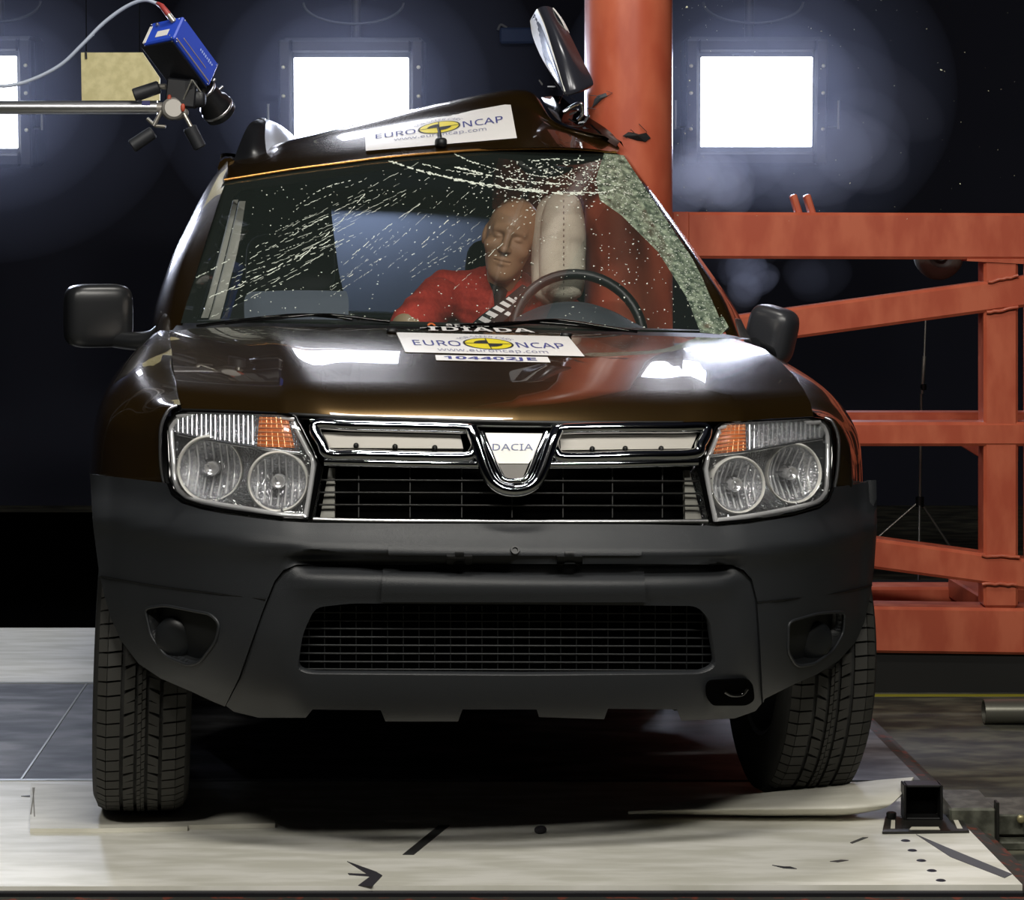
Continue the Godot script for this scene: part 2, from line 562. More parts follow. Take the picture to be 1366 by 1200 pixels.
# the surface where the distance field f is zero, as surface nets
func nets(mb: Mb, lo: Vector3, hi: Vector3, cell: float, f: Callable) -> void:
	var n := Vector3i(((hi - lo) / cell).ceil()) + Vector3i.ONE
	var val := PackedFloat32Array()
	val.resize(n.x * n.y * n.z)
	for z in n.z:
		for y in n.y:
			for x in n.x:
				val[(z * n.y + y) * n.x + x] = f.call(lo + Vector3(x, y, z) * cell)
	var vert := {}
	for z in n.z - 1:
		for y in n.y - 1:
			for x in n.x - 1:
				var b := (z * n.y + y) * n.x + x
				var neg := 0
				for c in 8:
					if val[b + (c & 1) + ((c >> 1) & 1) * n.x + (c >> 2) * n.x * n.y] < 0.0: neg += 1
				if neg == 0 or neg == 8: continue
				var sum := Vector3.ZERO
				var cnt := 0
				for e in [[0, 1], [2, 3], [4, 5], [6, 7], [0, 2], [1, 3], [4, 6], [5, 7], [0, 4], [1, 5], [2, 6], [3, 7]]:
					var va := val[b + (e[0] & 1) + ((e[0] >> 1) & 1) * n.x + (e[0] >> 2) * n.x * n.y]
					var vb := val[b + (e[1] & 1) + ((e[1] >> 1) & 1) * n.x + (e[1] >> 2) * n.x * n.y]
					if (va < 0.0) != (vb < 0.0):
						var pa := Vector3(e[0] & 1, (e[0] >> 1) & 1, e[0] >> 2)
						var pb := Vector3(e[1] & 1, (e[1] >> 1) & 1, e[1] >> 2)
						sum += pa.lerp(pb, va / (va - vb)); cnt += 1
				var p := lo + (Vector3(x, y, z) + sum / cnt) * cell
				var h := cell * 0.5
				var g := Vector3(f.call(p + Vector3(h, 0, 0)) - f.call(p - Vector3(h, 0, 0)), f.call(p + Vector3(0, h, 0)) - f.call(p - Vector3(0, h, 0)), f.call(p + Vector3(0, 0, h)) - f.call(p - Vector3(0, 0, h))).normalized()
				vert[b] = [p, g]
	var st := [1, n.x, n.x * n.y]
	for key in vert:
		var b: int = key
		var x := b % n.x
		var y := (b / n.x) % n.y
		var z := b / (n.x * n.y)
		for ax in 3:
			if (val[b] < 0.0) == (val[b + st[ax]] < 0.0): continue
			var u: int = st[(ax + 1) % 3]
			var w: int = st[(ax + 2) % 3]
			if vert.has(b - u) and vert.has(b - w) and vert.has(b - u - w):
				var A: Array = vert[b]
				var B: Array = vert[b - u]
				var D: Array = vert[b - u - w]
				var E: Array = vert[b - w]
				mb.quadn(A[0], B[0], D[0], E[0], A[1], B[1], D[1], E[1])

func cap(p: Vector3, a: Vector3, b: Vector3, ra: float, rb: float) -> float:
	var d := b - a
	var t := clampf((p - a).dot(d) / d.length_squared(), 0.0, 1.0)
	return p.distance_to(a + d * t) - lerpf(ra, rb, t)

func ell(p: Vector3, c: Vector3, r: Vector3) -> float:
	var q := (p - c) / r
	return (q.length() - 1.0) * minf(r.x, minf(r.y, r.z))

func sm(a: float, b: float, k: float) -> float:
	var h := clampf(0.5 + 0.5 * (b - a) / k, 0.0, 1.0)
	return lerpf(b, a, h) - k * h * (1.0 - h)

func poly(list: Array) -> PackedVector2Array:
	var out := PackedVector2Array()
	for i in range(0, list.size(), 2): out.append(Vector2(list[i], list[i + 1]))
	return out

# rounds the corners of an outline
func rounded(p: PackedVector2Array, r: float, n := 4) -> PackedVector2Array:
	var out := PackedVector2Array()
	for i in p.size():
		var a := p[(i + p.size() - 1) % p.size()]
		var b := p[i]
		var c := p[(i + 1) % p.size()]
		var d := minf(r, minf(a.distance_to(b), b.distance_to(c)) * 0.45)
		var s := b + (a - b).normalized() * d
		var e := b + (c - b).normalized() * d
		for k in n + 1:
			var t := float(k) / n
			out.append(s.lerp(b, t).lerp(b.lerp(e, t), t))
	return out

func on_front(list: Array, off := 0.0) -> Array:
	var out: Array = []
	for i in range(0, list.size(), 2): out.append(hit(list[i], list[i + 1], front_g, off))
	return out

# ================================================================ scene
func _ready() -> void:
	rng.seed = 20110
	var cam := Camera3D.new()
	cam.name = "camera"
	add_child(cam)
	cam.near = 0.05
	cam.far = 60.0
	cam.position = Vector3(0, CAMH, 0)
	cam.set_frustum(0.05 * 1200.0 / F, Vector2(0.0, -(600.0 - HY) / F * 0.05), 0.05, 60.0)
	cam.current = true
	var we := WorldEnvironment.new()
	we.name = "hall_air"
	var env := Environment.new()
	env.background_mode = Environment.BG_COLOR
	env.background_color = Color(0.0, 0.0, 0.0)
	env.tonemap_mode = Environment.TONE_MAPPER_LINEAR
	env.tonemap_exposure = 1.0
	env.sdfgi_enabled = true
	env.ssao_enabled = true
	env.ssil_enabled = true
	env.volumetric_fog_enabled = true
	env.volumetric_fog_density = 0.0
	we.environment = env
	add_child(we)
	# lamps: the row hung before the car, and the three flood lamps behind it (built in flood_lamp / hall_lamp)
	for q in [[-1.9, -1.6, 7.0, 0], [-0.05, -2.2, 8.5, 1], [1.75, -1.6, 9.0, 2]]:
		hall_lamp(Vector3(q[0], 4.1, q[1]), q[2], Vector3(q[0] * 0.45, 0.5, -5.6), "long white hall lamp hung in front of the car, " + ["leftmost of three", "middle one of three", "rightmost of three"][q[3]])
	hall_lamp(Vector3(-0.1, 4.5, -5.35), 6.0, Vector3(-0.1, 0.0, -5.3), "long white hall lamp hung straight above the car")
	for q in [[-67.0, 22.0, 75.0, 198.0], [392.0, 545.0, 77.0, 205.0], [935.0, 1084.0, 76.0, 196.0], [-67.0, 22.0, -237.0, -117.0], [392.0, 545.0, -237.0, -112.0], [935.0, 1084.0, -237.0, -117.0]]:
		flood_lamp(q[0], q[1], q[2], q[3])

	var b := Basis(Vector3.UP, deg_to_rad(7.5)) * Basis(Vector3(0, 0, 1), deg_to_rad(-1.6))
	carT = Transform3D(b, Vector3(0, 0, -5.0))
	carI = carT.affine_inverse()
	eyeL = carI * Vector3(0, CAMH, 0)
	materials()
	room()
	platform()
	barrier()
	car()
	dummy()
	film_camera()
	clutter()
	smoke()

const LAMP_LABEL := ["white glowing square flood lamp cut by the left edge of the picture", "white glowing square flood lamp behind the buckled roof of the car", "white glowing square flood lamp right of the red pole, in smoke", "flood lamp of the upper row, hung above the left lower lamp", "flood lamp of the upper row, hung above the lamp behind the roof", "flood lamp of the upper row, hung above the lamp right of the pole"]

func hall_lamp(at: Vector3, e: float, aim: Vector3, label: String) -> void:
	var z := (at - aim).normalized()
	var x := Vector3.UP.cross(z).normalized()
	var xf := Transform3D(Basis(x, z.cross(x), z), at)
	var t := thing("hall_lamp", label, "lamp", xf, "hall lamps hung from the ceiling")
	var hb := Mb.new()
	box(hb, Transform3D(Basis.IDENTITY, Vector3(0, 0, 0.06)), Vector3(1.16, 0.36, 0.1), 0.01)
	obj("housing", hb, mk("2a2c30", 0.5, 0.4), t)
	var fb := Mb.new()
	box(fb, Transform3D(Basis.IDENTITY, Vector3(0, 0, 0.0)), Vector3(1.1, 0.3, 0.012), 0.003)
	obj("diffuser", fb, glow(Color(1.0, 0.98, 0.94), 3.0), t)
	var rb := Mb.new()
	for s in [-0.4, 0.4]:
		var p := xf.affine_inverse() * (xf * Vector3(s, 0.0, 0.1) + Vector3(0, 5.2 - at.y, 0))
		cyl(rb, Vector3(s, 0, 0.1), p, 0.008, 8); rb.cut()
	obj("drop_rod", rb, mk("303236", 0.4, 0.8), t)
	var L := AreaLight3D.new()
	L.name = "hall_light"
	L.area_size = Vector2(1.1, 0.3)
	L.light_color = Color(1.0, 0.985, 0.95)
	L.light_energy = e
	L.area_range = 30.0
	L.shadow_enabled = true
	L.position = Vector3(0, 0, -0.015)
	t.add_child(L)

var lamp_count := 0
func flood_lamp(x0: float, x1: float, y0: float, y1: float) -> void:
	var Z := 9.4
	var a := W(x0, y0, Z)
	var c := W(x1, y1, Z)
	var size := Vector2(c.x - a.x, a.y - c.y)
	var mid := (a + c) * 0.5
	var down := 4.0 if y0 > 0 else 14.0
	var tilt := Basis(Vector3.RIGHT, deg_to_rad(down)) * Basis(Vector3.UP, PI)      # -z looks at the car
	var xf := Transform3D(tilt, mid)
	var t := thing("flood_lamp", LAMP_LABEL[lamp_count], "lamp", xf, "flood lamps behind the car")
	lamp_count += 1
	var hm := mk("15191f", 0.55, 0.2)
	var hb := Mb.new()
	box(hb, Transform3D(Basis.IDENTITY, Vector3(0, 0, 0.17)), Vector3(size.x + 0.12, size.y + 0.16, 0.22), 0.02)
	obj("housing", hb, hm, t)
	var fr := Mb.new()
	for s in [-1.0, 1.0]:
		box(fr, Transform3D(Basis.IDENTITY, Vector3(s * (size.x * 0.5 + 0.035), 0, 0.03)), Vector3(0.05, size.y + 0.14, 0.08), 0.008)
		box(fr, Transform3D(Basis.IDENTITY, Vector3(0, s * (size.y * 0.5 + 0.045), 0.03)), Vector3(size.x + 0.02, 0.05, 0.08), 0.008)
	obj("frame", fr, hm, t)
	for s in [-1.0, 1.0]:
		for q in [-0.3, 0.1, 0.4]:
			var bb := Mb.new()
			pebble(bb, Transform3D(Basis.IDENTITY, Vector3(s * (size.x * 0.5 + 0.04), q * size.y, -0.013)), Vector3(0.016, 0.016, 0.01), 1, 1, 10, 6)
			obj("bolt", bb, mk("c9c6a8", 0.3, 0.8), t)
		var hd := Mb.new()
		cyl(hd, Vector3(s * (size.x * 0.5 + 0.1), -size.y * 0.3, -0.01), Vector3(s * (size.x * 0.5 + 0.1), size.y * 0.02, -0.01), 0.006, 8)
		beam(hd, Vector3(s * (size.x * 0.5 + 0.1), -size.y * 0.28, -0.01), Vector3(s * (size.x * 0.5 + 0.04), -size.y * 0.28, 0.06), 0.01, 0.01)
		obj("handle", hd, mk("8d8f86", 0.35, 0.9), t)
	var fb := Mb.new()
	box(fb, Transform3D(Basis.IDENTITY, Vector3(0, 0, 0.015)), Vector3(size.x, size.y, 0.012), 0.003)
	obj("lamp_glass", fb, glow(Color(0.96, 0.97, 1.0), 6.0), t)
	var yk := Mb.new()
	var arc: Array = []
	for i in 17:
		var an := lerpf(PI, TAU, i / 16.0)
		arc.append(Vector3(cos(an) * 0.2, size.y * 0.5 + 0.22 + sin(an) * 0.085 , 0.16))
	tube(yk, arc, 0.006, 6)
	obj("carrying_loop", yk, mk("3c4044", 0.5, 0.6), t)
	var st := Mb.new()
	if y0 < 0: cyl(st, Vector3(0, 0, 0.28), xf.affine_inverse() * (xf * Vector3(0, 0, 0.28) + Vector3(0, 5.19 - mid.y, 0)), 0.02, 10)
	else: cyl(st, Vector3(0, 0, 0.30), xf.affine_inverse() * (xf * Vector3(0, 0, 0.30) + Vector3(0, 5.19 - mid.y, 0)), 0.02, 10)
	obj("hanger", st, mk("121418", 0.6), t)
	var L := AreaLight3D.new()
	L.name = "flood_light"
	L.area_size = size
	L.light_color = Color(0.86, 0.9, 1.0)
	L.light_energy = 2.6 if y0 > 0 else 0.4
	L.area_range = 30.0
	L.shadow_enabled = true
	L.position = Vector3(0, 0, -0.02)
	t.add_child(L)

func materials() -> void:
	var p := mk("463416", 0.27, 0.8)
	p.clearcoat_enabled = true; p.clearcoat = 1.0; p.clearcoat_roughness = 0.02
	M.paint = p
	var pl := mk("27292c", 0.45)
	pl = bumpy(pl, 7, 0.2, Vector3(14, 14, 14), 0.03)
	M.plastic = pl
	M.plastic_dark = mk("16181a", 0.5)
	M.black = mk("08090a", 0.45)
	M.gloss_black = mk("060606", 0.06)
	M.chrome = mk("d8dade", 0.06, 1.0)
	M.chrome_soft = mk("c4c6ca", 0.22, 1.0)
	M.silver = mk("c9c9cc", 0.32, 1.0)
	M.steel_dark = mk("3a3a36", 0.5, 0.6)
	M.rubber = bumpy(mk("1c1c1a", 0.75), 9, 0.3, Vector3(20, 20, 20), 0.02)
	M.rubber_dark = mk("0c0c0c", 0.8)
	M.glass = glass(0.02, Color(0.75, 0.85, 0.8))
	M.clear = glass(0.03)
	M.dark_glass = glass(0.55, Color(0.02, 0.025, 0.03))
	M.red = stained(mk("a83a20", 0.34), 3, Color("b0523a"), Color("c2664a"), Vector3(0.9, 0.35, 0.9), 0.02)
	M.red.clearcoat_enabled = true; M.red.clearcoat = 0.35; M.red.clearcoat_roughness = 0.25
	M.white_sticker = mk("e9e7e6", 0.35)
	M.ink_blue = mk("3a3f86", 0.5)
	M.ink_pale = mk("8f90a8", 0.5)
	M.yellow = mk("e3d21a", 0.4)
	M.ink = mk("111111", 0.5)
	M.board = stained(mk("d8d4c4", 0.5), 5, Color("d4d2c6"), Color("eceae2"), Vector3(0.5, 0.5, 2.2), 0.012)
	M.board2 = stained(mk("d0cbb8", 0.55), 6, Color("cbc8ba"), Color("e2dfd3"), Vector3(0.5, 0.5, 1.8), 0.012)
	M.plate = stained(mk("6d6e70", 0.6), 8, Color("3a3b3d"), Color("77777a"), Vector3(0.35, 0.35, 0.8), 0.016)
	M.concrete = stained(mk("4a4940", 0.7), 11, Color("2b2b25"), Color("595849"), Vector3(0.4, 0.4, 0.9), 0.02)
	M.rust = stained(mk("5a3830", 0.65), 12, Color("34332e"), Color("6c3426"), Vector3(1.2, 1.2, 1.2), 0.03, 0.58, 0.74)
	M.wall = mk("181b2b", 0.9)
	M.void = mk("040404", 0.9)
	M.void.metallic_specular = 0.1
	M.shirt = bumpy(stained(mk("a52a1c", 0.85), 14, Color("9b2418"), Color("b23322"), Vector3(4, 4, 4), 0.03), 15, 0.3, Vector3(20, 20, 20), 0.03)
	M.skin = mk("a58062", 0.5)
	M.bag = bumpy(mk("c9c2b0", 0.85), 17, 0.12, Vector3(12, 12, 12), 0.15)
	M.fabric = mk("15161b", 0.9)
	M.slate = mk("2a3138", 0.6)
	M.amber = mk("b4560c", 0.2)
	M.crack = mk("dfe6da", 0.25)
	M.tape = mk("3c3c3c", 0.6)

func room() -> void:
	var c := 0.2
	var mb := Mb.new()
	box(mb, Transform3D(Basis.IDENTITY, Vector3(0, FLOOR - c * 0.5, -4.0)), Vector3(16, c, 18), 0.0)
	struct("floor", mb, M.concrete, "stained dark concrete floor of the test hall")
	for q in [["wall_back", Vector3(0, 2.6, -13.1), Vector3(16, 5.6, 0.2), "black back wall of the test hall behind the lamps"], ["wall_front", Vector3(0, 2.6, 5.1), Vector3(16, 5.6, 0.2), "dark wall behind the viewer"],
			["wall_left", Vector3(-8.1, 2.6, -4), Vector3(0.2, 5.6, 18.4), "dark left wall of the test hall"], ["wall_right", Vector3(8.1, 2.6, -4), Vector3(0.2, 5.6, 18.4), "dark right wall of the test hall"], ["ceiling", Vector3(0, 5.3, -4), Vector3(16.4, 0.2, 18.4), "dark ceiling of the test hall"]]:
		var m := Mb.new()
		box(m, Transform3D(Basis.IDENTITY, q[1]), q[2], 0.0)
		struct(q[0], m, M.wall, q[3])

# ---------------------------------------------------------------- the platform the car stands on
func platform() -> void:
	var t := thing("test_platform", "low white-topped platform of boards and steel plates under the car", "platform", Transform3D(Basis.IDENTITY, Vector3(0, 0, -6.0)))
	var sh := Vector3(0, 0, -6.0)
	var D := Vector3(0, -0.013, 0)
	var mb := Mb.new()
	slab(mb, [G(-160, 1182), G(1364, 1179.5), G(1231, 1043), G(-160, 1041)], D)
	obj("front_board", mb, M.board, t, sh, "worn white front board")
	mb = Mb.new()
	slab(mb, [G(-160, 1039.6), G(27, 1039.6), G(115, 911.6), G(-160, 911.6)], D)
	obj("steel_plate", mb, M.plate, t, sh, "dark stained steel plate")
	mb = Mb.new()
	slab(mb, [G(29, 1039.6), G(1228, 1040.2), G(1101, 911.6), G(117, 911.6)], D)
	obj("steel_plate", mb, M.plate, t, sh, "dark stained steel plate")
	mb = Mb.new()
	slab(mb, [G(-160, 910.4), G(1100, 910.4), G(1026, 837), G(-160, 837)], D)
	obj("rear_board", mb, M.board, t, sh, "white rear board")
	# light joints between the plates
	mb = Mb.new()
	for q in [[-160, 1040.4, 640, 1040.4], [-160, 910.9, 640, 910.9]]:
		var a := G(q[0], q[1]); var b := G(q[2], q[3])
		box(mb, Transform3D(Basis.IDENTITY, (a + b) * 0.5 + Vector3(0, 0.0005, 0)), Vector3(b.x - a.x, 0.003, 0.02), 0.001); mb.cut()
	beam(mb, G(28, 1040), G(116, 911), 0.007, 0.004, Vector3.UP, 0.001)
	obj("joint_strip", mb, mk("b9bab6", 0.3, 0.6), t, sh)
	# front edge: dark lip, then the steel channel
	mb = Mb.new()
	var e0 := G(-160, 1182.5)
	var e1 := G(1364, 1180)
	box(mb, Transform3D(Basis.IDENTITY, (e0 + e1) * 0.5 + Vector3(0, -0.017, 0.006)), Vector3(e1.x - e0.x, 0.016, 0.014), 0.003)
	obj("edge_strip", mb, mk("26262a", 0.35, 0.5), t, sh)
	mb = Mb.new()
	slab(mb, [e0 + Vector3(0, -0.02, 0.10), e1 + Vector3(0.0, -0.02, 0.10), e1 + Vector3(0, -0.02, 0.002), e0 + Vector3(0, -0.02, 0.002)], Vector3(0, -0.04, 0))
	obj("front_channel", mb, M.rust, t, sh, "rust-flecked steel channel")
	# right edge: a rusty angle
	mb = Mb.new()
	var r0 := G(1366, 1181)
	var r1 := G(1026, 837)
	var w := Vector3(0.032, 0, 0.004)
	slab(mb, [r0, r1, r1 + w + Vector3(0, -0.004, 0), r0 + w + Vector3(0, -0.004, 0)], Vector3(0, -0.055, 0))
	slab(mb, [r0 + w + Vector3(0, -0.02, 0), r1 + w + Vector3(0, -0.02, 0), r1 + w * 2.1 + Vector3(0, -0.026, 0), r0 + w * 2.1 + Vector3(0, -0.026, 0)], Vector3(0, -0.032, 0))
	obj("edge_angle", mb, M.rust, t, sh, "rusty edge angle")
	mb = Mb.new()
	slab(mb, [G(-160, 1179, -0.014), G(1350, 1178, -0.014), G(1026, 839, -0.014), G(-160, 839, -0.014)], Vector3(0, -0.046, 0))
	obj("base_frame", mb, mk("1a1a1a", 0.8), t, sh)
	for q in [[1208, 1121], [1217, 1134], [1229, 1147.5], [1243, 1161], [1255, 1174]]:
		mb = Mb.new()
		lathe(mb, [Vector2(0, 0.0016), Vector2(0.0085, 0.0016), Vector2(0.011, 0.0)], 14, Transform3D(Basis.IDENTITY, G(q[0], q[1])), 0.2)
		obj("bolt_hole", mb, mk("1a1826", 0.6), t, sh)
	# marks and tape
	var tp := [["tape_strip", [[537, 1140], [552, 1140], [600, 1101], [585, 1101]], "2f2f2f"], ["tape_strip", [[1222, 1113], [1262, 1130], [1350, 1166], [1340, 1171], [1268, 1143]], "55555a"], ["mark", [[1134, 1124], [1137, 1125], [1158, 1117], [1151, 1117]], "4a4a4a"],
		["mark", [[478, 1181], [497, 1182], [510, 1168], [502, 1163], [463, 1149], [490, 1166], [464, 1165], [466, 1167], [494, 1169]], "38363c"], ["mark", [[1030, 1154], [1045, 1158], [1063, 1159], [1054, 1156], [1046, 1156]], "35343a"], ["mark", [[1107, 1149], [1118, 1150], [1132, 1147.5], [1122, 1147]], "4a4648"], ["mark", [[28, 1062], [40, 1063], [40, 1061]], "505050"]]
	for q in tp:
		mb = Mb.new()
		var pts: Array = []
		for p in q[1]: pts.append(G(p[0], p[1]) + Vector3(0, 0.0015, 0))
		slab(mb, pts, Vector3(0, -0.0014, 0))
		obj(q[0], mb, mk(q[2], 0.6), t, sh)
	# things lying on the platform
	var o := thing("plywood_sheet", "thin plywood sheet lying under the tyre at the left", "sheet", Transform3D(Basis.IDENTITY, G(200, 1080)))
	mb = Mb.new()
	var U := Vector3(0, 0.011, 0)
	slab(mb, [G(40, 1111) + U, G(130, 1111) + U, G(250, 1108.5) + U, G(251, 1106.5) + U, G(367, 1104) + U, G(352, 1060) + U, G(41, 1050) + U], Vector3(0, -0.0105, 0))
	obj("panel", mb, M.board2, o, G(200, 1080))
	mb = Mb.new()
	for q in [[[46, 1095], [44, 1056]], [[41, 1092], [46, 1056]]]:
		beam(mb, G(q[0][0], q[0][1]) + U, G(q[1][0], q[1][1]) + U, 0.003, 0.001); mb.cut()
	obj("scratch", mb, mk("8a8578", 0.7), o, G(200, 1080))

	o = thing("bent_sheet", "curled-up white sheet lying in front of the tyre at the right", "sheet", Transform3D(Basis.IDENTITY, W(1020, 1075, 5.6)))
	mb = Mb.new()
	var rows: Array = [
		[W(838, 1083, 5.66), W(905, 1069, 5.72), W(1000, 1059, 5.76), W(1100, 1048, 5.78), W(1160, 1041, 5.78), W(1219, 1036, 5.76)],
		[W(838, 1083.5, 5.64), W(905, 1073, 5.66), W(1000, 1067, 5.66), W(1095, 1061, 5.66), W(1150, 1058, 5.66), W(1205, 1056, 5.66)],
		[W(838, 1084, 5.62), W(905, 1080, 5.62), W(1000, 1078, 5.60), W(1090, 1077, 5.60), W(1140, 1076, 5.60), W(1188, 1073, 5.62)],
		[W(838, 1085, 5.64), W(905, 1084, 5.64), W(1000, 1085, 5.63), W(1090, 1085, 5.63), W(1135, 1084, 5.63), W(1178, 1078, 5.65)],
		[W(838, 1085, 5.66), W(905, 1086, 5.67), W(1000, 1088, 5.67), W(1090, 1088, 5.67), W(1130, 1087, 5.67), W(1172, 1080, 5.68)]]
	grid(mb, rows, 6, 4, W(1000, 1070, 5.9), 0.004)
	obj("sheet", mb, M.board2, o, W(1020, 1075, 5.6))

	var bp := G(1232, 1104)
	o = thing("tube_bracket", "black square tube bracket on a slotted base plate at the platform corner", "bracket", Transform3D(Basis.IDENTITY, bp))
	mb = Mb.new()
	slab(mb, [G(1177, 1112.5) + Vector3(0, .006, 0), G(1293, 1111) + Vector3(0, .006, 0), G(1278, 1088) + Vector3(0, .006, 0), G(1181, 1092) + Vector3(0, .006, 0)], Vector3(0, -0.0055, 0))
	obj("base_plate", mb, mk("2e2d2a", 0.4, 0.5), o, bp)
	mb = Mb.new()
	for q in [[[1213, 1106.5], [1254, 1106.5], [1252, 1103], [1216, 1103]], [[1277, 1105], [1284, 1105], [1278, 1094], [1272, 1094]], [[1188, 1105], [1194, 1105], [1194, 1094], [1189, 1094]]]:
		var pts2: Array = []
		for p in q: pts2.append(G(p[0], p[1], 0.006) + Vector3(0, .0012, 0))
		slab(mb, pts2, Vector3(0, -0.001, 0)); mb.cut()
	obj("slot", mb, mk("cfcbbb", 0.5), o, bp)
	mb = Mb.new()
	var fz := 5.62
	var ta := W(1206, 1094, fz); var tb := W(1258, 1047, fz)
	var wdt := tb.x - ta.x; var hgt := tb.y - ta.y
	var ctr := (ta + tb) * 0.5
	var th := 0.006
	for s in [-1.0, 1.0]:
		box(mb, Transform3D(Basis.IDENTITY, ctr + Vector3(s * (wdt - th) * 0.5, 0, -0.025)), Vector3(th, hgt, 0.05), 0.002)
	box(mb, Transform3D(Basis.IDENTITY, ctr + Vector3(0, (hgt - th) * 0.5, -0.025)), Vector3(wdt - 2 * th, th, 0.05), 0.002)
	box(mb, Transform3D(Basis.IDENTITY, ctr + Vector3(0, -(hgt - th) * 0.5, -0.025)), Vector3(wdt - 2 * th, th, 0.05), 0.002)
	obj("square_tube", mb, mk("141414", 0.45, 0.3), o, bp)
	mb = Mb.new()
	box(mb, Transform3D(Basis.IDENTITY, ctr + Vector3(0, 0, -0.046)), Vector3(wdt - 2 * th, hgt - 2 * th, 0.006), 0.001)
	obj("end_plate", mb, M.void, o, bp)
	mb = Mb.new()
	cyl(mb, G(1189, 1094) + Vector3(0, .005, 0), G(1189, 1094) + Vector3(0, .02, 0), 0.012, 6, 0.002)
	obj("bolt", mb, mk("1c1c1c", 0.4, 0.6), o, bp)

	for q in [[721, 1111, 0.016, "small dark lump of debris on the white board below the bumper"]]:
		var bpos := G(q[0], q[1])
		o = thing("debris_lump", q[3], "debris", Transform3D(Basis.IDENTITY, bpos))
		mb = Mb.new()
		pebble(mb, Transform3D(Basis(Vector3.UP, 0.5), Vector3(0, 0.008, 0)), Vector3(0.03, 0.018, 0.022), 0.8, 0.9, 12, 8)
		obj("lump", mb, mk("2c2a30", 0.7), o)

# ---------------------------------------------------------------- pole and red steel frame
func hbeam(t: Node3D, called: String, x0: float, y0: float, x1: float, y1: float, h: float, Z: float, w: float, sh: Vector3, label := "") -> void:
	var mb := Mb.new()
	beam(mb, W(x0, y0, Z) + Vector3(0, -h * 0.5, -w * 0.5), W(x1, y1, Z) + Vector3(0, -h * 0.5, -w * 0.5), w, h, Vector3.UP, 0.009)
	obj(called, mb, M.red, t, sh, label)

